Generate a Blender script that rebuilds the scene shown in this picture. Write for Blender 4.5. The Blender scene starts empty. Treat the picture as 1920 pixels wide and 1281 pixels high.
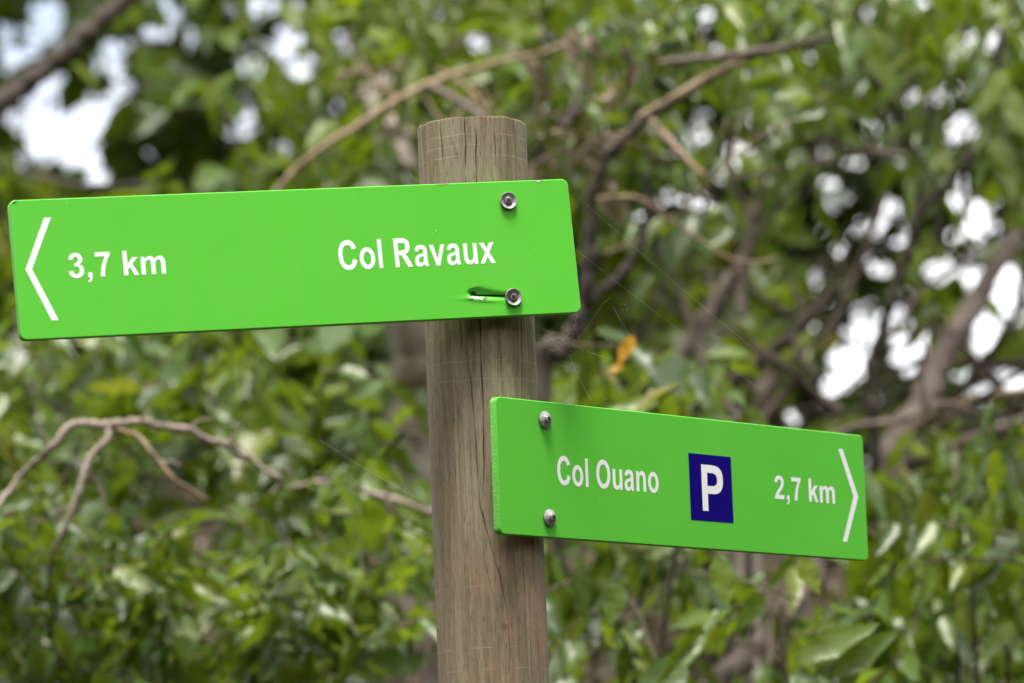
import bpy, bmesh, math, random
import numpy as np
from mathutils import Vector, Matrix, geometry

random.seed(7)
rng = np.random.default_rng(11)
scn = bpy.context.scene
COL = scn.collection

# ------------------------------------------------------------------ camera
F = 7500.0                                   # focal length in photograph pixels (1920 wide)
G = np.array([0.04194910819766775, 0.9870349020347697, -0.15492699728140688])   # plumb line in the lens frame
G /= np.linalg.norm(G)
UPC = -G
YW = np.array([0, 0, 1.0]) - UPC[2] * UPC
YW /= np.linalg.norm(YW)
XW = np.cross(YW, UPC)
C2W = np.stack([XW, YW, UPC])                # lens-frame vector -> world vector
CAM = np.array([0.0, 0.0, 1.5])


def w3(v):
    return C2W @ np.asarray(v, float)


def at(px, py, d):
    """world point seen at photo pixel (px, py) at depth d metres"""
    return CAM + w3([(px - 960) / F * d, (py - 640.5) / F * d, d])


def px_of(P):
    q = (np.asarray(P) - CAM) @ C2W
    return q[..., 0] / q[..., 2] * F + 960, q[..., 1] / q[..., 2] * F + 640.5, q[..., 2]


cd = bpy.data.cameras.new('camera')
cam = bpy.data.objects.new('camera', cd)
COL.objects.link(cam)
r_, u_, b_ = w3([1, 0, 0]), w3([0, -1, 0]), w3([0, 0, -1])
cam.matrix_world = Matrix(((r_[0], u_[0], b_[0], CAM[0]), (r_[1], u_[1], b_[1], CAM[1]),
                           (r_[2], u_[2], b_[2], CAM[2]), (0, 0, 0, 1)))
cd.sensor_width = 36.0
cd.lens = F / 1920 * 36
cd.clip_start = 0.05
cd.clip_end = 3000
cd.dof.use_dof = True
cd.dof.focus_distance = 4.43
cd.dof.aperture_fstop = 5.0
scn.camera = cam

# ------------------------------------------------------------------ sky, sun, exposure
SUN_EL, SUN_AZ = math.radians(75), math.radians(186)      # azimuth clockwise from +Y (north)
world = bpy.data.worlds.new('World')
scn.world = world
world.use_nodes = True
wn, wl = world.node_tree.nodes, world.node_tree.links
wn.clear()
sky = wn.new('ShaderNodeTexSky')
sky.sky_type = 'NISHITA'
sky.sun_disc = False
sky.sun_elevation = SUN_EL
sky.sun_rotation = SUN_AZ
sky.air_density = 1.0
sky.dust_density = 4.0
sky.ozone_density = 1.0
bg = wn.new('ShaderNodeBackground')
bg.inputs['Strength'].default_value = 0.15
wo = wn.new('ShaderNodeOutputWorld')
# broken bright cloud over the blue, the same in every direction
wtc = wn.new('ShaderNodeTexCoord')
wno = wn.new('ShaderNodeTexNoise')
wno.inputs['Scale'].default_value = 3.2
wno.inputs['Detail'].default_value = 6
wl.new(wtc.outputs['Generated'], wno.inputs['Vector'])
wra = wn.new('ShaderNodeValToRGB')
wra.color_ramp.elements[0].position = 0.31
wra.color_ramp.elements[1].position = 0.49
wl.new(wno.outputs['Fac'], wra.inputs[0])
wmx = wn.new('ShaderNodeMix')
wmx.data_type = 'RGBA'
wl.new(wra.outputs[0], wmx.inputs[0])
wl.new(sky.outputs[0], wmx.inputs[6])
wmx.inputs[7].default_value = (9.8, 9.8, 10.0, 1)
wl.new(wmx.outputs[2], bg.inputs['Color'])
wl.new(bg.outputs[0], wo.inputs['Surface'])
sd = bpy.data.lights.new('sun', 'SUN')
sd.energy = 5.0
sd.angle = math.radians(19)
sd.color = (1.0, 0.96, 0.9)
sun = bpy.data.objects.new('sun', sd)
COL.objects.link(sun)
sdir = Vector((math.sin(SUN_AZ) * math.cos(SUN_EL), math.cos(SUN_AZ) * math.cos(SUN_EL), math.sin(SUN_EL)))
sun.rotation_euler = sdir.to_track_quat('Z', 'Y').to_euler()
scn.view_settings.view_transform = 'Standard'
scn.view_settings.look = 'None'
scn.view_settings.gamma = 1.0
scn.view_settings.use_curve_mapping = False
scn.view_settings.exposure = 0.74
scn.cycles.use_denoising = True
scn.cycles.max_bounces = 5
scn.cycles.diffuse_bounces = 2
scn.cycles.glossy_bounces = 2
scn.cycles.transmission_bounces = 3
scn.cycles.caustics_reflective = False
scn.cycles.caustics_refractive = False


# ------------------------------------------------------------------ helpers
def tag(o, label=None, cat=None, group=None, kind=None):
    for k, v in (('label', label), ('category', cat), ('group', group), ('kind', kind)):
        if v:
            o[k] = v
    return o


def empty(name, loc):
    o = bpy.data.objects.new(name, None)
    COL.objects.link(o)
    o.location = loc
    o.empty_display_size = 0.05
    return o


def link(name, me, parent=None, mat=None, matrix=None):
    o = bpy.data.objects.new(name, me)
    COL.objects.link(o)
    if mat is not None and not me.materials:
        me.materials.append(mat)
    if parent is not None:
        o.parent = parent
    if matrix is not None:
        o.matrix_basis = matrix
    return o


def np_mesh(name, V, Q, smooth=True, tint=None):
    """mesh from a vertex array and an (n,4) quad array (or (n,3) triangles)"""
    V = np.ascontiguousarray(V, np.float32)
    Q = np.ascontiguousarray(Q, np.int32)
    n, k = Q.shape
    me = bpy.data.meshes.new(name)
    me.vertices.add(len(V))
    me.vertices.foreach_set('co', V.ravel())
    me.loops.add(n * k)
    me.loops.foreach_set('vertex_index', Q.ravel())
    me.polygons.add(n)
    me.polygons.foreach_set('loop_start', np.arange(0, n * k, k, dtype=np.int32))
    me.polygons.foreach_set('loop_total', np.full(n, k, np.int32))
    me.polygons.foreach_set('use_smooth', np.full(n, smooth, bool))
    if tint is not None:
        a = me.attributes.new('tint', 'FLOAT', 'POINT')
        a.data.foreach_set('value', np.ascontiguousarray(tint, np.float32))
    me.update()
    me.validate()
    return me


def catmull(pts, per=6):
    P = np.asarray(pts, float)
    P = np.vstack([2 * P[0] - P[1], P, 2 * P[-1] - P[-2]])
    out = []
    for i in range(1, len(P) - 2):
        p0, p1, p2, p3 = P[i - 1:i + 3]
        for t in np.linspace(0, 1, per, endpoint=False):
            out.append(0.5 * (2 * p1 + (p2 - p0) * t + (2 * p0 - 5 * p1 + 4 * p2 - p3) * t * t
                              + (3 * p1 - p0 - 3 * p2 + p3) * t ** 3))
    out.append(P[-2])
    return np.array(out)


def tube_arrays(path, rad, segs=8, rough=0.0, seed=0):
    path = np.asarray(path, float)
    rad = np.broadcast_to(np.asarray(rad, float), (len(path),))
    T = np.gradient(path, axis=0)
    T /= np.linalg.norm(T, axis=1, keepdims=True) + 1e-9
    ref = np.array([0.31, 0.87, 0.38])
    A = np.cross(T, ref)
    A /= np.linalg.norm(A, axis=1, keepdims=True) + 1e-9
    B = np.cross(T, A)
    th = np.linspace(0, 2 * math.pi, segs, endpoint=False)
    rr = np.ones((len(path), segs))
    if rough:
        q = np.random.default_rng(seed)
        prof = q.normal(0, 1, segs)
        rr += rough * (0.6 * prof[None] + q.normal(0, 1, rr.shape) * 0.8)
    R = rad[:, None] * rr
    V = path[:, None] + R[..., None] * (np.cos(th)[None, :, None] * A[:, None] + np.sin(th)[None, :, None] * B[:, None])
    n = len(path)
    i, j = np.meshgrid(np.arange(n - 1), np.arange(segs), indexing='ij')
    j2 = (j + 1) % segs
    Q = np.stack([i * segs + j, i * segs + j2, (i + 1) * segs + j2, (i + 1) * segs + j], -1).reshape(-1, 4)
    return V.reshape(-1, 3), Q


def tubes_mesh(name, tubes, origin):
    VV, QQ, off = [], [], 0
    for V, Q in tubes:
        VV.append(V - origin)
        QQ.append(Q + off)
        off += len(V)
    return np_mesh(name, np.vstack(VV), np.vstack(QQ))


# ------------------------------------------------------------------ materials
class NT:
    def __init__(self, name):
        self.m = bpy.data.materials.new(name)
        self.m.use_nodes = True
        self.t = self.m.node_tree
        self.b = self.t.nodes['Principled BSDF']
        self.out = self.t.nodes['Material Output']

    def n(self, typ, **kw):
        nd = self.t.nodes.new(typ)
        for k, v in kw.items():
            if k in nd.inputs:
                nd.inputs[k].default_value = v
            else:
                setattr(nd, k, v)
        return nd

    def l(self, a, b):
        self.t.links.new(a, b)

    def math(self, op, a, b=None, clamp=False):
        nd = self.t.nodes.new('ShaderNodeMath')
        nd.operation = op
        nd.use_clamp = clamp
        for i, v in enumerate((a, b)):
            if v is None:
                continue
            if isinstance(v, (int, float)):
                nd.inputs[i].default_value = v
            else:
                self.l(v, nd.inputs[i])
        return nd.outputs[0]

    def ramp(self, fac, stops):
        nd = self.t.nodes.new('ShaderNodeValToRGB')
        el = nd.color_ramp.elements
        while len(el) < len(stops):
            el.new(0.5)
        for e, (p, c) in zip(el, stops):
            e.position = p
            e.color = (*c, 1)
        self.l(fac, nd.inputs[0])
        return nd.outputs[0]

    def mix(self, fac, a, b, blend='MIX'):
        nd = self.t.nodes.new('ShaderNodeMix')
        nd.data_type = 'RGBA'
        nd.blend_type = blend
        for s, v in ((nd.inputs[0], fac), (nd.inputs[6], a), (nd.inputs[7], b)):
            if isinstance(v, (int, float)):
                s.default_value = v
            elif isinstance(v, tuple):
                s.default_value = (*v, 1)
            else:
                self.l(v, s)
        return nd.outputs[2]

    def noise(self, vec, scale, detail=4, rough=0.6):
        nd = self.n('ShaderNodeTexNoise', Scale=scale, Detail=detail, Roughness=rough)
        if vec is not None:
            self.l(vec, nd.inputs['Vector'])
        return nd.outputs['Fac']

    def mapping(self, vec, scale):
        nd = self.n('ShaderNodeMapping')
        nd.inputs['Scale'].default_value = scale
        self.l(vec, nd.inputs['Vector'])
        return nd.outputs[0]

    def bump(self, h, strength, dist):
        nd = self.n('ShaderNodeBump', Strength=strength, Distance=dist)
        self.l(h, nd.inputs['Height'])
        self.l(nd.outputs[0], self.b.inputs['Normal'])


def mat_leaf(name, per_object, stops, rough=0.38, trans=0.42, spec=0.5):
    k = NT(name)
    if per_object:
        src = k.n('ShaderNodeObjectInfo').outputs['Random']
    else:
        src = k.n('ShaderNodeAttribute', attribute_name='tint').outputs['Fac']
    col = k.ramp(src, stops)
    g = k.n('ShaderNodeNewGeometry')
    blotch = k.noise(g.outputs['Position'], 55, 3)
    col = k.mix(k.math('MULTIPLY', blotch, 0.22), col, (0.02, 0.035, 0.01))
    hs = k.n('ShaderNodeHueSaturation', Value=0.86, Saturation=1.0, Hue=0.503)
    k.l(col, hs.inputs['Color'])
    col = hs.outputs[0]
    k.l(col, k.b.inputs['Base Color'])
    k.b.inputs['Roughness'].default_value = rough
    k.b.inputs['Specular IOR Level'].default_value = spec
    tr = k.n('ShaderNodeBsdfTranslucent')
    bright = k.mix(0.5, col, (0.26, 0.36, 0.014))
    k.l(bright, tr.inputs['Color'])
    mx = k.n('ShaderNodeMixShader')
    mx.inputs[0].default_value = trans
    k.l(k.b.outputs[0], mx.inputs[1])
    k.l(tr.outputs[0], mx.inputs[2])
    k.l(mx.outputs[0], k.out.inputs['Surface'])
    k.bump(k.noise(g.outputs['Position'], 130, 2), 0.25, 0.004)
    return k.m


def mat_bark(name, dark, light, scale=30):
    k = NT(name)
    tc = k.n('ShaderNodeTexCoord').outputs['Object']
    st = k.mapping(tc, (1, 1, 0.35))
    a = k.noise(st, scale, 6, 0.7)
    b = k.noise(tc, scale * 0.22, 3)
    f = k.math('ADD', k.math('MULTIPLY', a, 0.7), k.math('MULTIPLY', b, 0.35))
    col = k.ramp(f, [(0.34, dark), (0.52, tuple((x + y) / 2 for x, y in zip(dark, light))), (0.68, light)])
    k.l(col, k.b.inputs['Base Color'])
    k.b.inputs['Roughness'].default_value = 0.85
    k.bump(a, 0.8, 0.012)
    return k.m


GREENS = [(0.0, (0.024, 0.058, 0.003)), (0.3, (0.052, 0.108, 0.005)), (0.6, (0.092, 0.160, 0.007)),
          (0.85, (0.140, 0.215, 0.012)), (0.97, (0.20, 0.24, 0.02)), (1.0, (0.20, 0.15, 0.03))]
DARKGREENS = [(0.0, (0.018, 0.044, 0.004)), (0.5, (0.042, 0.088, 0.006)), (0.85, (0.082, 0.140, 0.010)),
              (1.0, (0.14, 0.19, 0.015))]
YGREENS = [(0.0, (0.042, 0.075, 0.003)), (0.4, (0.085, 0.135, 0.004)), (0.8, (0.140, 0.190, 0.007)),
           (0.96, (0.19, 0.22, 0.012)), (1.0, (0.26, 0.16, 0.02))]
BROWNS = [(0.0, (0.12, 0.08, 0.055)), (0.5, (0.25, 0.175, 0.13)), (1.0, (0.40, 0.31, 0.25))]
ORANGES = [(0.0, (0.50, 0.22, 0.008)), (1.0, (0.54, 0.27, 0.01))]
M_LEAF = {k: (mat_leaf('leaf_%s_mass' % k, False, s, spec=p), mat_leaf('leaf_%s_single' % k, True, s, spec=p))
          for k, s, p in (('green', GREENS, 0.58), ('dark', DARKGREENS, 0.4), ('yellow_green', YGREENS, 0.3))}
M_BROWN = (mat_leaf('dead_leaf_mass', False, BROWNS, 0.7, 0.15, 0.2), mat_leaf('dead_leaf_single', True, BROWNS, 0.7, 0.15, 0.2))
M_ORANGE = mat_leaf('orange_leaf', True, ORANGES, 0.55, 0.3, 0.3)
M_BARK_DARK = mat_bark('bark_dark', (0.020, 0.014, 0.010), (0.075, 0.055, 0.040))
M_BARK_BROWN = mat_bark('bark_brown', (0.045, 0.032, 0.026), (0.19, 0.145, 0.12))
M_BARK_PALE = mat_bark('bark_pale', (0.20, 0.155, 0.13), (0.50, 0.42, 0.37), 22)
M_BARK_TAN = mat_bark('bark_tan', (0.12, 0.08, 0.045), (0.34, 0.25, 0.16))
M_BARK_DEAD = mat_bark('bark_dead', (0.10, 0.075, 0.060), (0.36, 0.285, 0.235), 40)
M_TWIG = mat_bark('twig_bark', (0.04, 0.035, 0.015), (0.11, 0.09, 0.05), 60)


# ------------------------------------------------------------------ terrain
def terrain(x, y):
    x = np.asarray(x, float)
    y = np.asarray(y, float)
    t = np.clip((y - 5.0) / 8.5, 0, 1)
    rise = t * t * (3 - 2 * t)
    crest = 3.35 - 0.35 * np.clip((x - 0.2) / 1.2, 0, 1)
    fall = np.clip((y - 15.0) / 25.0, 0, 1)
    h = crest * rise * (1 - 0.75 * fall)
    return h + 0.05 * np.sin(x * 2.3 + y) * rise + 0.04 * np.sin(y * 3.1 - x * 1.3) * rise


def build_ground():
    ys = np.concatenate([-np.geomspace(900, 4, 14), np.linspace(-3, 4.5, 10), np.linspace(5, 22, 70), np.geomspace(23, 1800, 24)])
    xs = np.concatenate([-np.geomspace(900, 6, 14), np.linspace(-5.5, 5.5, 60), np.geomspace(6, 900, 14)])
    X, Y = np.meshgrid(xs, ys, indexing='ij')
    Z = terrain(X, Y)
    V = np.stack([X, Y, Z], -1).reshape(-1, 3)
    n, m = X.shape
    i, j = np.meshgrid(np.arange(n - 1), np.arange(m - 1), indexing='ij')
    Q = np.stack([i * m + j, (i + 1) * m + j, (i + 1) * m + j + 1, i * m + j + 1], -1).reshape(-1, 4)
    k = NT('soil')
    tc = k.n('ShaderNodeTexCoord').outputs['Object']
    a = k.noise(tc, 9, 8, 0.7)
    b = k.noise(tc, 1.3, 4)
    c1 = k.ramp(a, [(0.3, (0.03, 0.02, 0.012)), (0.55, (0.075, 0.05, 0.032)), (0.75, (0.15, 0.105, 0.075))])
    k.l(k.mix(k.math('MULTIPLY', b, 0.5), c1, (0.035, 0.045, 0.015)), k.b.inputs['Base Color'])
    k.b.inputs['Roughness'].default_value = 0.95
    k.bump(a, 0.9, 0.05)
    o = link('ground', np_mesh('ground', V, Q), None, k.m)
    tag(o, 'brown earth bank rising behind the signpost', kind='structure')


build_ground()

# ------------------------------------------------------------------ signpost
R1 = np.array([[0.9502911915247264, 0.10275387563596033, -0.2939188533461326],
               [-0.04918549587402847, 0.9816641159517321, 0.1841639227653731],
               [0.30745314814804175, -0.1605528090520187, 0.9379207627509716]])
T1 = np.array([-0.5309955240522243, -0.14872937277810436, 4.218129360702168])
R2 = np.array([[0.7059383589635861, 0.03424125650649238, -0.7074451001290881],
               [0.08536442805036755, 0.9874362508604757, 0.13297580573262677],
               [0.703110196034329, -0.15426336843030578, 0.6941461412361976]])
T2 = np.array([-0.01790592034093372, 0.05955702721718652, 4.350529092612563]) * 0.9943
AXP = CAM + w3([-0.03904616565763192, -0.10091915442550774, 4.439258992324387]) * 1.0012    # a point on the post's axis
POST_R = 0.0606
BASE = np.array([AXP[0], AXP[1], 0.0])
POST_TOP = None


def axis_z(py):
    """height on the post axis that shows at photo row py"""
    lo, hi = -1.0, 4.0
    for _ in range(50):
        mid = (lo + hi) / 2
        if px_of(np.array([AXP[0], AXP[1], mid]))[1] > py:
            lo = mid
        else:
            hi = mid
    return (lo + hi) / 2


view_az = math.atan2(CAM[1] - AXP[1], CAM[0] - AXP[0])     # direction from post to camera


def post_theta(px, py):
    z = axis_z(py)
    cx, _, d = px_of(np.array([AXP[0], AXP[1], z]))
    s = np.clip((px - cx) / (POST_R / d * F), -0.995, 0.995)
    return view_az + math.asin(s), z          # counter-clockwise seen from above = towards photo right


signpost = empty('trail_signpost', BASE)
tag(signpost, 'round weathered wooden post carrying two bright green trail direction boards', 'signpost')


def build_post():
    zt = axis_z(217) - 0.0138
    front = np.linspace(view_az - math.radians(100), view_az + math.radians(100), 780)
    back = np.linspace(view_az + math.radians(100), view_az + math.radians(260), 60)[1:-1]
    th = np.concatenate([front, back])
    zl = axis_z(1330)
    zs = np.concatenate([np.linspace(-0.4, zl, 14)[:-1], np.linspace(zl, zt - 0.004, 170)])
    TH, Z = np.meshgrid(th, zs, indexing='ij')
    r = np.full(TH.shape, POST_R)
    r += 0.0004 * np.sin(TH * 3 + Z * 2) + 0.0003 * np.sin(TH * 7 - Z * 5 + 1)
    g = np.random.default_rng(3)
    # grain relief: shallow vertical ridges that drift slowly
    for kk in range(22):
        fth, ph, fz = g.integers(18, 95), g.uniform(0, 6.28), g.uniform(-6, 6)
        r += 0.00003 * np.sin(fth * TH + fz * Z + ph + 1.5 * np.sin(Z * g.uniform(3, 9)))
    # drying cracks: photo polylines (px, py), width mm, depth mm
    cracks = [([(824, 232), (826, 262), (830, 300), (832, 345)], 0.8, 4.5),
              ([(870, 222), (872, 250), (874, 290), (873, 345)], 0.8, 5.0),
              ([(893, 262), (894, 290), (893, 320), (897, 350)], 0.7, 4.0),
              ([(893, 300), (897, 400), (900, 520), (901, 610), (903, 700), (907, 800), (909, 900), (905, 955)], 0.8, 4.5),
              ([(926, 262), (929, 300), (931, 350)], 0.6, 3.5), ([(915, 222), (916, 250)], 0.6, 3.0),
              ([(966, 235), (969, 290), (973, 345)], 0.6, 3.0), ([(858, 300), (860, 345)], 0.5, 2.0),
              ([(790, 262), (793, 345)], 0.6, 2.0), ([(811, 300), (812, 345)], 0.6, 2.0),
              ([(936, 600), (938, 660), (942, 720)], 0.5, 2.5), ([(977, 600), (979, 690), (980, 765)], 0.7, 3.2),
              ([(843, 610), (848, 700), (852, 810), (856, 930)], 0.5, 2.2),
              ([(870, 640), (885, 740), (893, 850), (900, 960), (921, 1040), (940, 1100), (951, 1160), (956, 1230), (958, 1300)], 0.7, 3.6),
              ([(822, 850), (829, 980), (835, 1130)], 0.5, 1.8), ([(978, 1015), (983, 1120), (988, 1240), (992, 1310)], 0.5, 2.4),
              ([(895, 985), (908, 1060), (925, 1130), (935, 1200)], 0.5, 1.8), ([(870, 1010), (878, 1090), (884, 1180)], 0.4, 1.5),
              ([(995, 610), (999, 700)], 0.5, 1.5), ([(960, 1010), (966, 1100), (972, 1200), (976, 1290)], 0.4, 1.6)]
    for pts, wmm, dmm in cracks:
        tz = np.array([post_theta(*p) for p in pts])
        o = np.argsort(tz[:, 1])
        tz = tz[o]
        zi = Z[0]
        thc = np.interp(zi, tz[:, 1], tz[:, 0]) + 0.004 * np.sin(zi * 60 + pts[0][0]) + 0.0025 * np.sin(zi * 210)
        z0, z1 = tz[0, 1], tz[-1, 1]
        if pts[0][1] < 240:
            z1 += 0.02
        env = np.clip((zi - z0) / 0.025, 0, 1) * np.clip((z1 - zi) / 0.018, 0, 1)
        env = env * (0.7 + 0.3 * np.sin(zi * 90 + pts[0][1]))
        dd = (TH - thc[None]) * POST_R * 1000
        wmm = wmm * 0.72
        dmm = dmm * (1.4 if pts[-1][1] < 400 else 0.75)
        r -= dmm / 1000 * env[None] * np.exp(-(dd / wmm) ** 2)
    # thin tool-mark ridges near the top and lower down
    V = np.stack([r * np.cos(TH), r * np.sin(TH), Z], -1)
    n, m = TH.shape
    rimz = 0.0005 * g.normal(0, 1, n) + 0.0003 * np.sin(th * 5) + 0.0003 * np.sin(th * 13 + 1)
    rimz -= 0.0022 * (g.random(n) < 0.05)
    rr = r[:, -1]
    V[:, -1, 2] = zt + rimz - 0.0008
    rim1 = np.stack([(rr - 0.0005) * np.cos(th), (rr - 0.0005) * np.sin(th), zt - 0.0002 + rimz], -1)
    rim2 = np.stack([(rr - 0.004) * np.cos(th), (rr - 0.004) * np.sin(th), zt + rimz * 0.6], -1)
    rim3 = np.stack([(rr * 0.5) * np.cos(th), (rr * 0.5) * np.sin(th), np.full(n, zt)], -1)
    V = np.concatenate([V, rim1[:, None], rim2[:, None], rim3[:, None]], 1)
    m += 3
    V = np.vstack([V.reshape(-1, 3), [[0, 0, zt]]])
    i, j = np.meshgrid(np.arange(n), np.arange(m - 1), indexing='ij')
    i2 = (i + 1) % n
    Q = np.stack([i * m + j, i2 * m + j, i2 * m + j + 1, i * m + j + 1], -1).reshape(-1, 4)
    ii = np.arange(n)
    cap = np.stack([ii * m + m - 1, ((ii + 1) % n) * m + m - 1, np.full(n, n * m), np.full(n, n * m)], -1)
    me = np_mesh('post', V, Q)
    bm = bmesh.new()
    bm.from_mesh(me)
    bm.verts.ensure_lookup_table()
    for c in cap:
        bm.faces.new([bm.verts[c[0]], bm.verts[c[1]], bm.verts[c[2]]])
    bm.to_mesh(me)
    bm.free()
    me.set_sharp_from_angle(angle=math.radians(38))
    # weathered pine
    k = NT('weathered_wood')
    tc = k.n('ShaderNodeTexCoord').outputs['Object']
    grain = k.noise(k.mapping(tc, (1, 1, 0.035)), 200, 6, 0.72)
    broad = k.noise(k.mapping(tc, (1, 1, 0.12)), 45, 4, 0.6)
    big = k.noise(k.mapping(tc, (1, 1, 0.35)), 13, 3)
    fine = k.noise(k.mapping(tc, (1, 1, 0.12)), 620, 3, 0.7)
    f = k.math('ADD', k.math('MULTIPLY', grain, 0.6), k.math('MULTIPLY', broad, 0.5))
    col = k.ramp(f, [(0.34, (0.132, 0.100, 0.058)), (0.45, (0.192, 0.151, 0.091)), (0.58, (0.248, 0.202, 0.128)),
                     (0.74, (0.33, 0.278, 0.188))])
    # darker annual-ring lines, long and wavering
    for sc, st, wd, am in ((26, 0.07, 30.0, 0.34), (44, 0.05, 36.0, 0.34), (90, 0.03, 22.0, 0.25)):
        rn = k.noise(k.mapping(tc, (1, 1, st)), sc, 2, 0.5)
        band = k.math('SUBTRACT', 1.0, k.math('MULTIPLY', k.math('ABSOLUTE', k.math('SUBTRACT', rn, 0.5)), wd), True)
        col = k.mix(k.math('MULTIPLY', band, am), col, (0.085, 0.058, 0.034))
    # silver-grey weathering patches and a reddish patch
    col = k.mix(k.math('MULTIPLY', k.ramp(big, [(0.42, (0, 0, 0)), (0.68, (1, 1, 1))]), 0.55), col, (0.27, 0.234, 0.187))
    sp = k.n('ShaderNodeSeparateXYZ')
    k.l(tc, sp.inputs[0])
    z = sp.outputs['Z']
    red_n = k.noise(k.mapping(tc, (1, 1, 0.4)), 28, 3)
    zc = axis_z(1175)
    red_z = k.math('SUBTRACT', 1.0, k.math('MULTIPLY', k.math('ABSOLUTE', k.math('SUBTRACT', z, zc)), 11.0), True)
    col = k.mix(k.math('MULTIPLY', k.math('MULTIPLY', red_z, k.ramp(red_n, [(0.48, (0, 0, 0)), (0.6, (1, 1, 1))])), 0.55),
                col, (0.34, 0.19, 0.125))
    # fine speckle
    col = k.mix(k.math('MULTIPLY', k.ramp(fine, [(0.30, (1, 1, 1)), (0.48, (0, 0, 0))]), 0.7), col, (0.06, 0.042, 0.028))
    # pale lathe lines round the post
    wob = k.math('MULTIPLY', k.math('SUBTRACT', broad, 0.5), 0.004)
    lines = None
    for py, amp in ((272, .8), (292, .65), (311, .75), (690, .5), (725, .35), (1222, .6), (1262, .5), (640, .3), (1108, .3)):
        dz = k.math('ABSOLUTE', k.math('SUBTRACT', k.math('ADD', z, wob), axis_z(py)))
        b_ = k.math('MULTIPLY', k.math('SUBTRACT', 1.0, k.math('MULTIPLY', dz, 1250.0), True), amp)
        lines = b_ if lines is None else k.math('ADD', lines, b_)
    lmask = k.ramp(k.noise(tc, 32, 2), [(0.42, (0, 0, 0)), (0.56, (1, 1, 1))])
    col = k.mix(k.math('MULTIPLY', lines, lmask, True), col, (0.42, 0.35, 0.24))
    # small knot
    th, kz = post_theta(945, 1185)
    kp = (POST_R * math.cos(th), POST_R * math.sin(th), kz)
    vm = k.n('ShaderNodeVectorMath', operation='DISTANCE')
    k.l(tc, vm.inputs[0])
    vm.inputs[1].default_value = kp
    dist = k.math('MULTIPLY', vm.outputs['Value'], 170.0)
    kn = k.ramp(dist, [(0.0, (0.24, 0.15, 0.09)), (0.35, (0.10, 0.06, 0.035)), (0.5, (0.25, 0.17, 0.11)), (0.62, (0.08, 0.05, 0.03)),
                       (1.0, (0.2, 0.14, 0.09))])
    col = k.mix(k.math('GREATER_THAN', k.math('SUBTRACT', 0.68, dist), 0.0), col, kn)
    k.l(col, k.b.inputs['Base Color'])
    k.b.inputs['Roughness'].default_value = 0.82
    k.b.inputs['Specular IOR Level'].default_value = 0.25
    k.bump(k.math('ADD', grain, k.math('MULTIPLY', fine, 0.6)), 0.45, 0.0018)
    o = link('post', me, signpost, k.m)
    tag(o, 'weathered round pine post with drying cracks')


build_post()

# sign materials
def mat_paint():
    k = NT('green_enamel')
    tc = k.n('ShaderNodeTexCoord').outputs['Object']
    a = k.noise(tc, 5, 3)
    b = k.noise(tc, 260, 3, 0.7)
    c = k.ramp(a, [(0.3, (0.094, 0.500, 0.036)), (0.7, (0.104, 0.525, 0.041))])
    c = k.mix(k.math('MULTIPLY', k.ramp(b, [(0.70, (0, 0, 0)), (0.80, (1, 1, 1))]), 0.12), c, (0.30, 0.58, 0.22))
    runs = k.noise(k.mapping(tc, (1, 0.10, 1)), 60, 4, 0.6)
    c = k.mix(k.math('MULTIPLY', k.ramp(runs, [(0.48, (0, 0, 0)), (0.75, (1, 1, 1))]), 0.16), c, (0.16, 0.50, 0.085))
    c = k.mix(k.math('MULTIPLY', k.ramp(k.noise(tc, 11, 5, 0.7), [(0.5, (0, 0, 0)), (0.8, (1, 1, 1))]), 0.15), c, (0.07, 0.42, 0.025))
    k.l(c, k.b.inputs['Base Color'])
    k.l(k.ramp(k.noise(tc, 16, 4), [(0.3, (0.36,) * 3), (0.7, (0.5,) * 3)]), k.b.inputs['Roughness'])
    k.b.inputs['Specular IOR Level'].default_value = 0.25
    k.bump(k.noise(tc, 420, 2), 0.03, 0.001)
    return k.m


def mat_edge():
    k = NT('green_enamel_edge')
    tc = k.n('ShaderNodeTexCoord').outputs['Object']
    b = k.noise(k.mapping(tc, (1, 1, 0.5)), 480, 5, 0.75)
    c = k.ramp(b, [(0.32, (0.05, 0.20, 0.02)), (0.5, (0.12, 0.50, 0.05)), (0.68, (0.22, 0.60, 0.12))])
    k.l(c, k.b.inputs['Base Color'])
    k.b.inputs['Roughness'].default_value = 0.6
    k.bump(b, 0.8, 0.0015)
    return k.m


def simple(name, col, rough=0.5, metal=0.0, spec=0.5):
    k = NT(name)
    tc = k.n('ShaderNodeTexCoord').outputs['Object']
    a = k.noise(tc, 300, 4)
    k.l(k.mix(k.math('MULTIPLY', a, 0.25), col, tuple(x * 0.7 for x in col)), k.b.inputs['Base Color'])
    k.b.inputs['Roughness'].default_value = rough
    k.b.inputs['Metallic'].default_value = metal
    k.b.inputs['Specular IOR Level'].default_value = spec
    return k.m


M_PAINT, M_EDGE = mat_paint(), mat_edge()
M_WHITE = simple('white_vinyl', (0.86, 0.86, 0.88), 0.45, 0, 0.25)
M_BLUE = simple('navy_vinyl', (0.006, 0.0005, 0.17), 0.55, 0, 0.05)
def mat_zinc(name, base, dark, rough):
    k = NT(name)
    tc = k.n('ShaderNodeTexCoord').outputs['Object']
    a = k.noise(tc, 260, 5, 0.7)
    k.l(k.ramp(a, [(0.35, dark), (0.55, base), (0.8, tuple(min(1, x * 1.25) for x in base))]), k.b.inputs['Base Color'])
    k.b.inputs['Metallic'].default_value = 0.3
    k.b.inputs['Roughness'].default_value = rough
    k.bump(a, 0.3, 0.0006)
    return k.m


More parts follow.
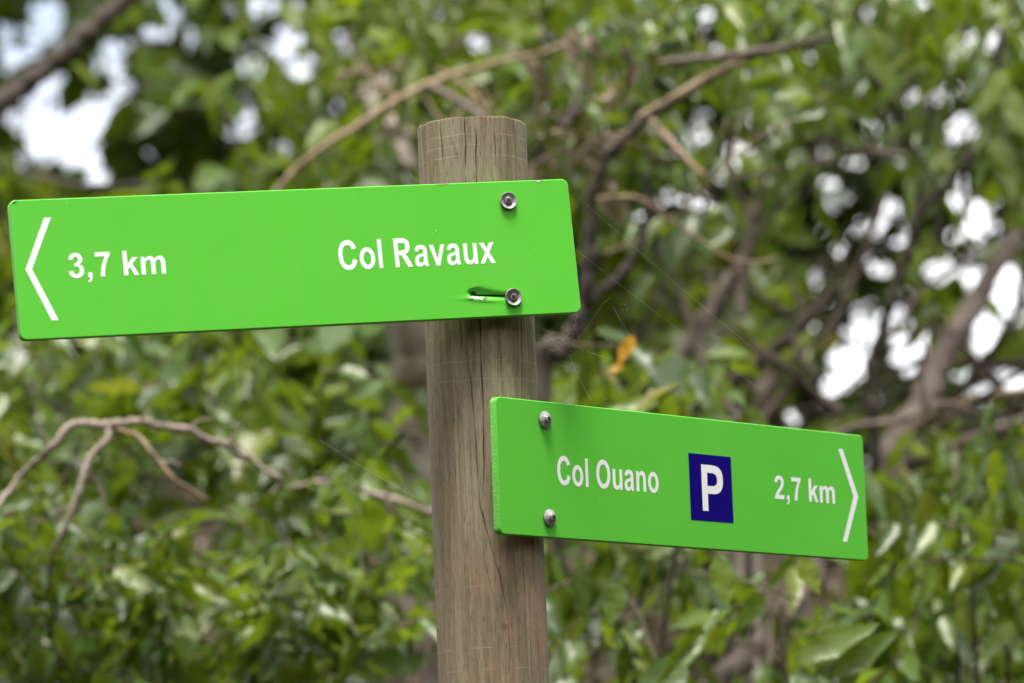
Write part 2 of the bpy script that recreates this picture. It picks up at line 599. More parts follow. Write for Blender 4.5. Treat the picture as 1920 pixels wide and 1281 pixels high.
M_ZINC = mat_zinc('zinc_washer', (0.33, 0.33, 0.365), (0.17, 0.155, 0.15), 0.55)
M_STEEL = mat_zinc('screw_steel', (0.24, 0.235, 0.215), (0.06, 0.055, 0.05), 0.45)
M_RECESS_SHADE = simple('recess_shade', (0.012, 0.012, 0.010), 0.6)  # near-black colour standing for the shade inside openings
M_RUBBER = simple('seal_rubber', (0.13, 0.06, 0.035), 0.85)
M_TORN = simple('torn_metal', (0.55, 0.60, 0.54), 0.5, 0.1)


def dent(x, y):
    """torn slot in the upper board: x, y in mm from the top-left corner, y down; returns mm out of the face"""
    x0, x1 = 497.0, 545.0
    t = (x - x0) / (x1 - x0)
    ys = 123.0 + 5.2 * np.clip(t, 0, 1.2) ** 0.6
    s = y - ys                                     # below the slit > 0
    e = np.clip((x - 493.0 - 0.13 * s * s) / 9.0, 0, 1) * np.clip((548.0 - x) / 8.0, 0, 1)
    e = e * e * (3 - 2 * e)
    deep = 4.6 * np.exp(-(np.clip(t - 0.12, 0, 9) / 0.32) ** 1.3) + 1.2
    up = np.exp(-(np.clip(-s, 0, 99) / (6.2 - 3.4 * np.clip(t, 0, 1))) ** 2)
    dn = np.exp(-(np.clip(s, 0, 99) / 3.0) ** 1.6)
    v = -deep * np.where(s < 0, up, dn * 0.85)
    slit = -3.2 * np.exp(-(s / 0.75) ** 2) * np.clip((t - 0.10) / 0.15, 0, 1)
    lip = 0.8 * np.exp(-((s - 5.5) / 2.5) ** 2) * np.exp(-((t - 0.25) / 0.4) ** 2)
    return e * (v + slit) + lip


def dimple(x, y, cx, cy):
    q = np.hypot(x - cx, y - cy)
    return -0.7 * np.exp(-(q / 12.0) ** 2)


def round_rect(W, H, r, n=7, chips=()):
    pts = []
    for cx, cy, a0 in ((W - r, -r, 90), (r, -r, 180), (r, -H + r, 270), (W - r, -H + r, 0)):
        pass
    for cx, cy, a0 in ((r, -r, 90), (r, -H + r, 180), (W - r, -H + r, 270), (W - r, -r, 0)):
        for i in range(n + 1):
            a = math.radians(a0 + 90 * i / n)
            pts.append((cx + r * math.cos(a), cy + r * math.sin(a)))
    return pts                                     # counter-clockwise seen from the front


def make_board(W, H, T, r, parent, matrix, dent_fn=None, dense=None):
    """board in local metres: x right, y up (0 at the top edge), z out of the face"""
    bev = 0.0007
    outer = round_rect(W, H, r)
    inner = [(min(max(x, bev), W - bev) if False else x + (bev if x < W / 2 else -bev) * (1 if True else 0), y) for x, y in outer]
    cx, cy = W / 2, -H / 2
    inner = [(cx + (x - cx) * (1 - 2 * bev / W), cy + (y - cy) * (1 - 2 * bev / H)) for x, y in outer]
    n = len(outer)
    pts = [Vector(p) for p in inner]
    edges = [(i, (i + 1) % n) for i in range(n)]
    for gx in np.linspace(0.02, W - 0.02, 16):
        for gy in np.linspace(-0.02, -H + 0.02, 4):
            if dense and dense[0] - .004 < gx < dense[1] + .004 and dense[2] - .004 < -gy < dense[3] + .004:
                continue
            pts.append(Vector((gx, gy)))
    if dense:
        for gx in np.arange(dense[0], dense[1], 0.0007):
            for gy in np.arange(dense[2], dense[3], 0.0006):
                pts.append(Vector((gx + random.uniform(-1e-5, 1e-5), -gy + random.uniform(-1e-5, 1e-5))))
    vs, _, tris, *_ = geometry.delaunay_2d_cdt(pts, edges, [], 1, 1e-7)
    P = np.array([(v.x, v.y) for v in vs])
    Zf = dent_fn(P[:, 0] * 1000, -P[:, 1] * 1000) / 1000 if dent_fn else np.zeros(len(P))
    bm = bmesh.new()
    fv = [bm.verts.new((x, y, z)) for (x, y), z in zip(P, Zf)]
    for t in tris:
        f = bm.faces.new([fv[i] for i in t])
        if f.normal.z < 0:
            f.normal_flip()
    bm.normal_update()
    for f in bm.faces:
        if f.normal.z < 0:
            f.normal_flip()
    # boundary verts in outline order: nearest to inner points
    ring0 = []
    for x, y in inner:
        k = int(np.argmin((P[:, 0] - x) ** 2 + (P[:, 1] - y) ** 2))
        ring0.append(fv[k])
    ring1 = [bm.verts.new((x, y, -bev)) for x, y in outer]
    ring2 = [bm.verts.new((x, y, -T + bev)) for x, y in outer]
    ring3 = [bm.verts.new((x, y, -T)) for x, y in inner]
    for a, b in ((ring0, ring1), (ring1, ring2), (ring2, ring3)):
        for i in range(n):
            j = (i + 1) % n
            f = bm.faces.new([a[i], b[i], b[j], a[j]])
            f.material_index = 1 if a is ring1 else 0
    f = bm.faces.new(list(reversed(ring3)))
    bmesh.ops.recalc_face_normals(bm, faces=bm.faces)
    for ring in (ring0, ring1, ring2, ring3):
        for i in range(n):
            e = bm.edges.get((ring[i], ring[(i + 1) % n]))
            if e:
                e.smooth = False
    me = bpy.data.meshes.new('sign_board')
    bm.to_mesh(me)
    bm.free()
    me.materials.append(M_PAINT)
    me.materials.append(M_EDGE)
    for p in me.polygons:
        p.use_smooth = True
    return link('sign_board', me, parent, None, matrix)


# ---- lettering: bold grotesque outlines (2048 units per em), M/L/C commands
def ell(cx, cy, rx, ry, cw=False):
    k = 0.57
    s = [('M', cx + rx, cy), ('C', cx + rx, cy + ry * k, cx + rx * k, cy + ry, cx, cy + ry),
         ('C', cx - rx * k, cy + ry, cx - rx, cy + ry * k, cx - rx, cy),
         ('C', cx - rx, cy - ry * k, cx - rx * k, cy - ry, cx, cy - ry),
         ('C', cx + rx * k, cy - ry, cx + rx, cy - ry * k, cx + rx, cy)]
    return s


def pl(*xy):
    return [('M', xy[0], xy[1])] + [('L', xy[i], xy[i + 1]) for i in range(2, len(xy), 2)]


U_ = [('M', 847, 0), ('L', 847, 159), ('C', 780, 55, 665, -24, 520, -24), ('C', 290, -24, 139, 110, 139, 390), ('L', 139, 1062),
      ('L', 420, 1062), ('L', 420, 500), ('C', 420, 280, 465, 200, 608, 200), ('C', 745, 200, 829, 300, 829, 560), ('L', 829, 1062),
      ('L', 1110, 1062), ('L', 1110, 0)]
N_ = [(c[0],) + tuple((1251 - v) if i % 2 == 0 else (1062 - v) for i, v in enumerate(c[1:])) for c in U_]
GLYPH = {
    ' ': (569, []),
    'C': (1479, [[('M', 1087, 539), ('L', 1374, 448), ('C', 1308, 150, 1085, -25, 769, -25), ('C', 375, -25, 97, 265, 97, 723),
                  ('C', 97, 1205, 385, 1491, 790, 1491), ('C', 1100, 1491, 1300, 1330, 1368, 1060), ('L', 1075, 990),
                  ('C', 1040, 1150, 925, 1238, 775, 1238), ('C', 545, 1238, 401, 1070, 401, 738), ('C', 401, 390, 543, 228, 769, 228),
                  ('C', 930, 228, 1045, 330, 1087, 539)]]),
    'o': (1251, [ell(626, 531, 544, 555), ell(626, 531, 258, 327)]),
    'l': (569, [pl(147, 0, 428, 0, 428, 1466, 147, 1466)]),
    'R': (1479, [[('M', 150, 0), ('L', 150, 1466), ('L', 773, 1466), ('C', 1100, 1466, 1262, 1320, 1262, 1056),
                  ('C', 1262, 830, 1130, 690, 905, 650), ('C', 1010, 585, 1070, 520, 1190, 330), ('L', 1398, 0), ('L', 1044, 0),
                  ('L', 830, 320), ('C', 690, 530, 660, 612, 510, 612), ('L', 446, 612), ('L', 446, 0)],
                 [('M', 446, 846), ('L', 665, 846), ('C', 880, 846, 960, 890, 960, 1034), ('C', 960, 1170, 890, 1218, 740, 1218),
                  ('L', 446, 1218)]]),
    'a': (1139, [[('M', 357, 738), ('L', 102, 784), ('C', 145, 1000, 290, 1086, 554, 1086), ('C', 850, 1086, 980, 975, 980, 735),
                  ('L', 977, 407), ('C', 977, 200, 990, 110, 1050, 0), ('L', 772, 0), ('C', 755, 40, 745, 85, 735, 118),
                  ('C', 640, 20, 530, -24, 410, -24), ('C', 200, -24, 72, 105, 72, 287), ('C', 72, 480, 205, 570, 440, 616),
                  ('C', 570, 641, 650, 661, 702, 682), ('L', 702, 710), ('C', 702, 830, 640, 868, 533, 868),
                  ('C', 430, 868, 385, 830, 357, 738)],
                 [('M', 702, 510), ('C', 660, 496, 600, 480, 520, 462), ('C', 400, 436, 352, 395, 352, 318),
                  ('C', 352, 230, 415, 173, 500, 173), ('C', 610, 173, 702, 255, 702, 380)]]),
    'v': (1139, [pl(428, 0, 1, 1062, 297, 1062, 555, 340, 815, 1062, 1105, 1062, 684, 0)]),
    'u': (1251, [U_]), 'n': (1251, [N_]),
    'x': (1139, [pl(11, 0, 405, 551, 28, 1062, 372, 1062, 563, 765, 765, 1062, 1096, 1062, 726, 561, 1131, 0, 785, 0, 563, 337, 341, 0)]),
    '3': (1139, [[('M', 77, 388), ('L', 350, 421), ('C', 370, 280, 440, 205, 556, 205), ('C', 680, 205, 770, 300, 770, 445),
                  ('C', 770, 585, 688, 668, 575, 668), ('C', 535, 668, 490, 660, 440, 645), ('L', 470, 875),
                  ('C', 640, 870, 715, 945, 715, 1070), ('C', 715, 1170, 650, 1236, 553, 1236), ('C', 455, 1236, 385, 1165, 365, 1040),
                  ('L', 105, 1084), ('C', 155, 1350, 320, 1472, 565, 1472), ('C', 830, 1472, 990, 1300, 990, 1090),
                  ('C', 990, 955, 920, 850, 770, 770), ('C', 945, 730, 1055, 605, 1055, 430), ('C', 1055, 175, 850, -26, 553, -26),
                  ('C', 280, -26, 105, 135, 77, 388)]]),
    ',': (569, [[('M', 134, 283), ('L', 415, 283), ('L', 415, 82), ('C', 415, -130, 340, -260, 160, -320), ('L', 105, -205),
                 ('C', 210, -165, 260, -100, 265, 0), ('L', 134, 0)]]),
    '7': (1139, [[('M', 87, 1186), ('L', 87, 1447), ('L', 1049, 1447), ('L', 1049, 1243), ('C', 850, 1040, 645, 570, 640, 0),
                  ('L', 365, 0), ('C', 372, 450, 530, 850, 720, 1186)]]),
    'k': (1139, [pl(137, 0, 137, 1466, 418, 1466, 418, 688, 747, 1062, 1093, 1062, 730, 674, 1119, 0, 816, 0, 549, 477, 418, 340, 418, 0)]),
    'm': (1821, [[('M', 126, 1062), ('L', 385, 1062), ('L', 385, 917), ('C', 475, 1030, 590, 1086, 720, 1086),
                  ('C', 860, 1086, 960, 1030, 1020, 917), ('C', 1110, 1030, 1215, 1086, 1340, 1086), ('C', 1560, 1086, 1690, 960, 1690, 700),
                  ('L', 1690, 0), ('L', 1409, 0), ('L', 1409, 607), ('C', 1409, 790, 1370, 862, 1250, 862),
                  ('C', 1120, 862, 1048, 750, 1048, 510), ('L', 1048, 0), ('L', 767, 0), ('L', 767, 582), ('C', 767, 790, 735, 862, 610, 862),
                  ('C', 475, 862, 407, 755, 407, 520), ('L', 407, 0), ('L', 126, 0)]]),
    'O': (1593, [ell(796, 733, 707, 758), ell(796, 733, 402, 505)]),
    'P': (1366, [[('M', 149, 0), ('L', 149, 1466), ('L', 624, 1466), ('C', 1000, 1466, 1274, 1420, 1274, 1012),
                  ('C', 1274, 640, 1020, 553, 740, 553), ('L', 445, 553), ('L', 445, 0)],
                 [('M', 445, 1218), ('L', 588, 1218), ('C', 840, 1218, 968, 1190, 968, 1010), ('C', 968, 850, 860, 802, 690, 802),
                  ('L', 445, 802)]]),
    '2': (1139, [[('M', 1027, 261), ('L', 1027, 0), ('L', 42, 0), ('C', 60, 215, 190, 380, 440, 620), ('C', 660, 830, 735, 930, 735, 1050),
                  ('C', 735, 1165, 665, 1226, 552, 1226), ('C', 430, 1226, 365, 1145, 352, 1010), ('L', 72, 1038),
                  ('C', 105, 1330, 290, 1472, 560, 1472), ('C', 850, 1472, 1015, 1300, 1015, 1070), ('C', 1015, 830, 850, 660, 640, 470),
                  ('C', 540, 380, 495, 330, 470, 261)]]),
}


def flat(cmds):
    out, cur = [], None
    for c in cmds:
        if c[0] in 'ML':
            cur = (c[1], c[2])
            out.append(cur)
        else:
            p0, p1, p2, p3 = cur, (c[1], c[2]), (c[3], c[4]), (c[5], c[6])
            for i in range(1, 11):
                t = i / 10
                a, b, cc, d = (1 - t) ** 3, 3 * t * (1 - t) ** 2, 3 * t * t * (1 - t), t ** 3
                out.append((a * p0[0] + b * p1[0] + cc * p2[0] + d * p3[0], a * p0[1] + b * p1[1] + cc * p2[1] + d * p3[1]))
            cur = p3
    if abs(out[0][0] - out[-1][0]) + abs(out[0][1] - out[-1][1]) < 1e-6:
        out.pop()
    return out


def fill(name, loops, mat, parent, z):
    """filled planar shape (metres, board coordinates) lying on the board at height z"""
    cu = bpy.data.curves.new(name, 'CURVE')
    cu.dimensions = '2D'
    cu.fill_mode = 'FRONT'
    for lp in loops:
        s = cu.splines.new('POLY')
        s.points.add(len(lp) - 1)
        for p, (x, y) in zip(s.points, lp):
            p.co = (x, y, 0, 1)
        s.use_cyclic_u = True
    tmp = bpy.data.objects.new('tmp', cu)
    COL.objects.link(tmp)
    dg = bpy.context.evaluated_depsgraph_get()
    dg.update()
    me = bpy.data.meshes.new_from_object(tmp.evaluated_get(dg))
    bpy.data.objects.remove(tmp)
    bpy.data.curves.remove(cu)
    me.name = name
    o = link(name, me, parent)
    me.materials.clear()
    me.materials.append(mat)
    o.location = (0, 0, z)
    return o


def lettering(text, parent, x0, x1, base, cap, mat=M_WHITE, z=0.00018):
    """text from x0 to x1 (mm), baseline and cap height in mm; spread to fit exactly"""
    s = cap / 1466.0
    loops, pen = [], 0
    for ch in text:
        adv, cont = GLYPH[ch]
        for c in cont:
            loops.append([(x + pen, y) for x, y in flat(c)])
        pen += adv
    xs = [p[0] for l in loops for p in l]
    lo, hi = min(xs), max(xs)
    k = (x1 - x0) / (hi - lo)
    loops = [[((x0 + (x - lo) * k) / 1000, (-base + y * s) / 1000) for x, y in l] for l in loops]
    return fill('lettering', loops, mat, parent, z)


def lathe(name, prof, mat, parent, loc, segs=40, warp=None):
    P = np.array(prof, float)
    th = np.linspace(0, 2 * math.pi, segs, endpoint=False)
    V = np.stack([P[:, 0][None] * np.cos(th)[:, None], P[:, 0][None] * np.sin(th)[:, None], np.broadcast_to(P[:, 1], (segs, len(P)))], -1)
    if warp is not None:
        V = warp(V)
    n, m = segs, len(P)
    i, j = np.meshgrid(np.arange(n), np.arange(m - 1), indexing='ij')
    i2 = (i + 1) % n
    Q = np.stack([i * m + j, i2 * m + j, i2 * m + j + 1, i * m + j + 1], -1).reshape(-1, 4)
    me = np_mesh(name, V.reshape(-1, 3) / 1000, Q)
    me.set_sharp_from_angle(angle=math.radians(40))
    return link(name, me, parent, mat, Matrix.Translation((loc[0] / 1000, loc[1] / 1000, loc[2] / 1000)))


def torx(mat, parent, loc, r=2.7, rot=0.2):
    pts = []
    for i in range(48):
        a = 2 * math.pi * i / 48
        q = r * (0.82 + 0.18 * math.cos(6 * a))
        pts.append((q * math.cos(a + rot) / 1000, q * math.sin(a + rot) / 1000))
    o = fill('drive_recess_shade', [pts], mat, parent, 0)  # flat near-black star painting the shade of the drive socket
    o.location = tuple(v / 1000 for v in loc)
    return o


def screw(board, x, y, style, tilt=0.0):
    """sealing washer and star-drive screw; x, y in mm from the top-left corner (y down)"""
    y = -y
    lathe('seal', [(0.1, 0.0), (8.9, 0.0), (9.1, 0.8), (8.8, 2.0), (0.1, 2.0)], M_RUBBER, board, (x, y, -0.1 if style == 'cup' else 0.0))
    if style == 'dome':
        lathe('washer', [(9.3, 1.6), (9.35, 2.2), (8.6, 2.9), (6.5, 4.0), (5.0, 4.8), (4.9, 5.0), (0.1, 5.0)], M_ZINC, board, (x, y, 0))
        h = 4.9
        lathe('screw_head', [(4.7, h), (4.5, h + 1.8), (3.7, h + 2.7), (2.7, h + 2.95), (0.05, h + 2.95)], M_STEEL, board, (x, y, 0), 32)
        torx(M_RECESS_SHADE, board, (x, y, h + 3.05))
    else:
        def warp(V):
            if tilt:
                a = np.arctan2(V[..., 1], V[..., 0])
                q = np.hypot(V[..., 0], V[..., 1]) / 9.3
                V = V.copy()
                V[..., 2] += tilt * q ** 2 * np.clip(np.cos(a - 2.1), 0, 1) ** 2
            return V
        lathe('washer', [(9.3, 1.5), (9.4, 3.4), (9.0, 4.0), (8.0, 3.4), (5.2, 2.0), (4.8, 1.7), (0.1, 1.7)], M_ZINC, board, (x, y, 0), 40, warp)
        lathe('screw_head', [(4.6, 1.7), (4.6, 2.9), (4.1, 3.6), (3.0, 3.9), (0.05, 3.9)], M_STEEL, board, (x, y, 0), 32)
        torx(M_RECESS_SHADE, board, (x, y, 4.05))


def board_matrix(R, T):
    """board frame relative to the signpost's base"""
    X, Y, Zl = w3(R[:, 0]), w3(-R[:, 1]), w3(-R[:, 2])
    o = CAM + w3(T) - BASE
    return Matrix(((X[0], Y[0], Zl[0], o[0]), (X[1], Y[1], Zl[1], o[1]), (X[2], Y[2], Zl[2], o[2]), (0, 0, 0, 1)))


def face1(x, y):
    return dent(x, y) + dimple(x, y, 551.4, 22.2) * 0.5


b1 = make_board(0.623, 0.150, 0.0100, 0.0072, signpost, board_matrix(R1, T1), face1, (0.478, 0.574, 0.098, 0.144))
tag(b1, 'upper green board reading 3,7 km Col Ravaux, arrow pointing left, with a torn screw slot')
b2 = make_board(0.6165, 0.1493, 0.0100, 0.0065, signpost, board_matrix(R2, T2))
tag(b2, 'lower green board reading Col Ouano 2,7 km with parking symbol, arrow pointing right')


def mm(*pts):
    return [[(x / 1000, -y / 1000) for x, y in pts]]


fill('arrow', mm((36.2, 20.0), (43.7, 20.0), (19.0, 74.9), (42.6, 130.8), (35.0, 130.8), (11.7, 74.9)), M_WHITE, b1, 0.00018)
lettering('3,7 km', b1, 57.8, 162.5, 86.2, 26.8)
lettering('Col Ravaux', b1, 353.5, 530.8, 90.8, 32.1)
screw(b1, 551.4, 22.4, 'cup')
screw(b1, 545.6, 130.0, 'cup', 2.2)
fill('arrow', mm((569.6, 18.9), (577.8, 18.9), (602.6, 74.5), (577.9, 129.2), (569.9, 129.2), (593.6, 74.5)), M_WHITE, b2, 0.00018)
lettering('Col Ouano', b2, 91.5, 254.5, 90.5, 31.7)
fill('parking_panel', mm((306.1, 41.4), (378.4, 41.4), (378.4, 117.9), (306.1, 117.9)), M_BLUE, b2, 0.00015)
lettering('P', b2, 326.7, 362.8, 106.1, 52.9, z=0.0003)
lettering('2,7 km', b2, 452.0, 559.6, 85.2, 27.4)
screw(b2, 74.2, 20.4, 'dome')
screw(b2, 76.0, 128.2, 'dome')


def torn_bits():
    """bare metal shown where the paint is torn along the slot, and painted shade in the slit, following the dented face"""
    def patch(outline):
        pts = [Vector((x / 1000, -y / 1000)) for x, y in outline]
        n = len(pts)
        cx = sum(p.x for p in pts) / n
        cy = sum(p.y for p in pts) / n
        P = []
        for q in np.linspace(0, 1, 6):
            for p in pts:
                P.append((cx + (p.x - cx) * q, cy + (p.y - cy) * q))
        P = np.array(P)
        Zd = face1(P[:, 0] * 1000, -P[:, 1] * 1000) / 1000 + 0.00035
        V = np.column_stack([P, Zd])
        Q = [[k * n + i, k * n + (i + 1) % n, (k + 1) * n + (i + 1) % n, (k + 1) * n + i] for k in range(5) for i in range(n)]
        return V, np.array(Q)
    for ol in ([(494.0, 129.0), (497.0, 126.6), (499.2, 127.0), (501.0, 125.2), (503.6, 126.6), (506.4, 126.0), (508.0, 127.4), (511.0, 127.2), (513.4, 128.0),
                (511.0, 128.6), (509.6, 129.6), (510.2, 131.6), (508.0, 130.2), (506.6, 131.0), (504.8, 129.4), (502.0, 129.9), (499.0, 128.8), (496.6, 129.6)],):
        V, Q = patch(ol)
        link('torn_edge', np_mesh('torn_edge', V, Q), b1, M_TORN)
    for ol in ([(511.8, 129.6), (515.8, 127.8), (516.6, 128.5), (512.8, 130.8)], [(498.6, 122.0), (502, 120.6), (506, 121.6), (505.0, 124.4), (501.6, 124.2), (499.4, 125.0)],
               [(504.0, 123.6), (512, 125.4), (520, 126.6), (530, 127.5), (541, 128.3), (541, 129.3), (530, 128.4), (520, 127.4), (512, 126.4), (506, 125.2)]):
        V, Q = patch(ol)
        V[:, 2] += 0.0003
        link('tear_shade', np_mesh('tear_shade', V, Q), b1, M_RECESS_SHADE)  # dark patches laid on the face to paint the slit's shade


torn_bits()
# paint chip on the upper edge, chipped corner, pale scratch lines, specks
fill('paint_chip', mm((585.2, 0.2), (586.8, 2.0), (589.0, 3.2), (590.6, 2.4), (592.4, 1.4), (594.6, 0.2)), M_TORN, b1, 0.0003)
fill('paint_chip', mm((470, 0.15), (475, 0.9), (483, 0.8), (487, 0.15)), M_TORN, b1, 0.0003)
fill('corner_nick', mm((4.2, 2.6), (6.0, 1.2), (9.2, 0.9), (7.0, 2.6), (4.8, 4.0)), simple('nick_dark', (0.01, 0.05, 0.008), 0.7), b1, 0.0003)
for (bd, x, y, a) in ((b1, 466, 52, 1.1), (b1, 462, 54, 0.5), (b1, 290, 75, 0.5), (b1, 340, 131, 0.5), (b1, 577, 77, 0.7), (b1, 62, 5, .9), (b2, 157, 104, 0.9),
                      (b2, 166, 22, .6), (b2, 165, 31, .5), (b2, 108, 22, .5), (b2, 352, 30, .4)):
    fill('speck', mm((x - a, y + a), (x + .3 * a, y - a), (x + a, y - .6 * a), (x - .2 * a, y + a)), simple('speck_pale', (0.5, 0.7, 0.4), 0.6), bd, 0.0004)

# ------------------------------------------------------------------ leaves
def leaf_template(rows, fold, curl, wave, ph=0.0, fat=1.0, cols=2):
    """unit leaf: length along +y, half-width 0.5 along x, z is the upper face"""
    us = np.linspace(0, 1, rows)
    V, Q = [], []
    ss = np.linspace(-1, 1, cols + 1)
    for u in us:
        w = 0.5 * (np.sin(math.pi * u ** 0.78) ** 0.85) * (1 - 0.25 * u) * 1.15 if 0 < u < 1 else (0.03 if u == 0 else 0.006)
        w *= fat
        for s in ss:
            z = fold * abs(s) * w - curl * u * u + wave * abs(s) * math.sin(u * 17 + ph + s) * (0.3 + w)
            V.append((s * w, u, z))
    c = cols + 1
    for i in range(rows - 1):
        for j in range(cols):
            Q.append((i * c + j, i * c + j + 1, (i + 1) * c + j + 1, (i + 1) * c + j))
    return np.array(V), np.array(Q)


NEAR_T = [leaf_template(8, 0.16, 0.10, 0.05, 0), leaf_template(8, 0.26, 0.24, 0.09, 1.3), leaf_template(8, 0.08, -0.04, 0.06, 2.1, 1.15),
          leaf_template(8, 0.20, 0.16, 0.10, 3.7, 0.85)]
FAR_T = [leaf_template(5, 0.25, 0.15, 0.05), leaf_template(5, 0.15, 0.30, 0.08, 2.0, 1.1)]
DEAD_T = [leaf_template(8, 0.9, 0.45, 0.22, 0.6), leaf_template(8, 0.7, 0.7, 0.25, 2.2)]
TEMPLATE_MESH = {}


def template_mesh(kind, i, mat):
    key = (kind, i, mat.name)
    if key not in TEMPLATE_MESH:
        V, Q = {'near': NEAR_T, 'far': FAR_T, 'dead': DEAD_T}[kind][i]
        me = np_mesh('leaf_blade', V, Q)
        me.materials.append(mat)
        TEMPLATE_MESH[key] = me
    return TEMPLATE_MESH[key]


# gaps in the crowns where the sky shows (photo px: centre, radii)
GAPS = np.array([
    (190, 225, 62, 55), (120, 240, 70, 30), (60, 225, 30, 30), (165, 300, 48, 32), (75, 62, 22, 14), (100, 72, 20, 16), (50, 120, 22, 38),
    (14, 130, 8, 10), (35, 85, 12, 16), (145, 100, 8, 8), (117, 148, 11, 12), (95, 182, 8, 8), (222, 82, 18, 14), (362, 67, 8, 8),
    (395, 95, 0, 0), (455, 118, 14, 14), (560, 85, 16, 24), (548, 125, 10, 8), (590, 120, 6, 6), (505, 97, 10, 9), (488, 55, 5, 5),
    (520, 58, 6, 6), (468, 210, 16, 26), (435, 245, 8, 14), (277, 230, 12, 11), (335, 207, 8, 8), (283, 285, 9, 16), (315, 262, 8, 8),
    (75, 290, 10, 8), (12, 300, 10, 12), (30, 312, 10, 6), (577, 236, 5, 7), (630, 202, 6, 6), (480, 5, 12, 8), (430, 15, 8, 8),
    (555, 8, 10, 8), (310, 2, 10, 4), (90, 40, 8, 8), (120, 27, 6, 6), (190, 125, 7, 7), (240, 165, 10, 8), (20, 235, 8, 10),
    (100, 310, 8, 6), (440, 348, 8, 5), (170, 340, 14, 6), (355, 95, 4, 4), (320, 20, 4, 4),
    (890, 85, 14, 16), (905, 72, 8, 10), (1012, 80, 6, 6), (1140, 58, 13, 10), (1170, 148, 7, 8), (1140, 148, 5, 7), (835, 160, 5, 4),
    (1440, 228, 24, 18), (1395, 295, 20, 18), (1415, 315, 14, 10), (1382, 234, 6, 7), (1375, 260, 9, 5), (1566, 198, 9, 9), (1600, 218, 6, 8),
    (1655, 218, 5, 5), (1677, 230, 5, 5), (1693, 196, 10, 9), (1712, 178, 4, 5), (1555, 282, 7, 7), (1602, 306, 9, 6), (1624, 294, 5, 5),
    (1678, 303, 4, 6), (1780, 230, 5, 10), (1787, 212, 6, 4), (1910, 158, 5, 6), (1572, 364, 20, 8), (1512, 358, 10, 10), (1550, 345, 8, 5),
    (1672, 380, 7, 14), (1655, 425, 10, 18), (1535, 425, 8, 9), (1806, 330, 5, 9), (1820, 384, 26, 8), (1858, 365, 9, 6), (1785, 372, 8, 5),
    (1300, 375, 10, 8), (1228, 382, 6, 5), (1257, 375, 6, 6), (1275, 378, 6, 5), (1335, 380, 6, 6), (1350, 345, 5, 7), (1270, 262, 7, 8),
    (1283, 285, 6, 6), (1315, 230, 6, 6), (1320, 55, 5, 6), (1320, 205, 6, 5), (1250, 295, 5, 5), (1735, 10, 4, 4), (1870, 70, 4, 4),
    (1610, 640, 40, 50), (1590, 690, 45, 38), (1650, 610, 20, 25), (1715, 655, 35, 45), (1745, 640, 18, 30), (1885, 545, 24, 36), (1900, 570, 12, 30),
    (1865, 713, 44, 16), (1840, 655, 14, 24), (1660, 508, 14, 11), (1702, 562, 14, 12), (1560, 565, 15, 9), (1526, 612, 14, 14), (1832, 432, 14, 22),
    (1812, 525, 9, 12), (1740, 510, 8, 8), (1522, 768, 17, 12), (1475, 795, 15, 9), (1545, 735, 22, 10), (1580, 475, 10, 10), (1545, 510, 8, 7),
    (1720, 440, 8, 8), (1890, 640, 14, 10), (1440, 690, 6, 8)])
GAPS = GAPS[GAPS[:, 2] > 0].astype(float)
_g = np.random.default_rng(5)
_more = []
for _c in GAPS:
    if max(_c[2], _c[3]) > 17:                    # ragged openings: a smaller core with loose holes round it
        for _ in range(int(3 + (_c[2] + _c[3]) / 26)):
            _a, _q = _g.uniform(0, 6.28), _g.uniform(0.65, 1.6)
            _r = _g.uniform(7, 10)
            _more.append((_c[0] + _c[2] * _q * math.cos(_a), _c[1] + _c[3] * _q * math.sin(_a), _r, _r))
        _c[2:] *= 0.40
    else:
        _c[2:] = np.maximum(_c[2:] * 0.9, 8.5)
for _x0, _y0, _x1, _y1, _n in ((0, 0, 620, 335, 28), (1190, 150, 1920, 430, 26), (640, 0, 1190, 200, 9), (1480, 430, 1920, 800, 26), (1250, 0, 1920, 150, 10)):
    for _ in range(_n):
        _r = _g.uniform(7, 10)
        _more.append((_g.uniform(_x0, _x1), _g.uniform(_y0, _y1), _r, _r))
GAPS = np.vstack([GAPS, np.array(_more)])


def in_gap(O, A, L, W, keep=0.05):
    """True for leaves that would close one of the crown gaps"""
    hit = np.zeros(len(O), bool)
    for t in (0.08, 0.3, 0.5, 0.7, 0.92):
        px, py, d = px_of(O + A * (L * t)[:, None])
        pad = W * F / d * 0.34 * math.sin(math.pi * t) ** 0.5
        for g in GAPS:
            hit |= ((px - g[0]) / (g[2] + pad)) ** 2 + ((py - g[1]) / (g[3] + pad)) ** 2 < 1
    return hit & (rng.random(len(O)) > keep)


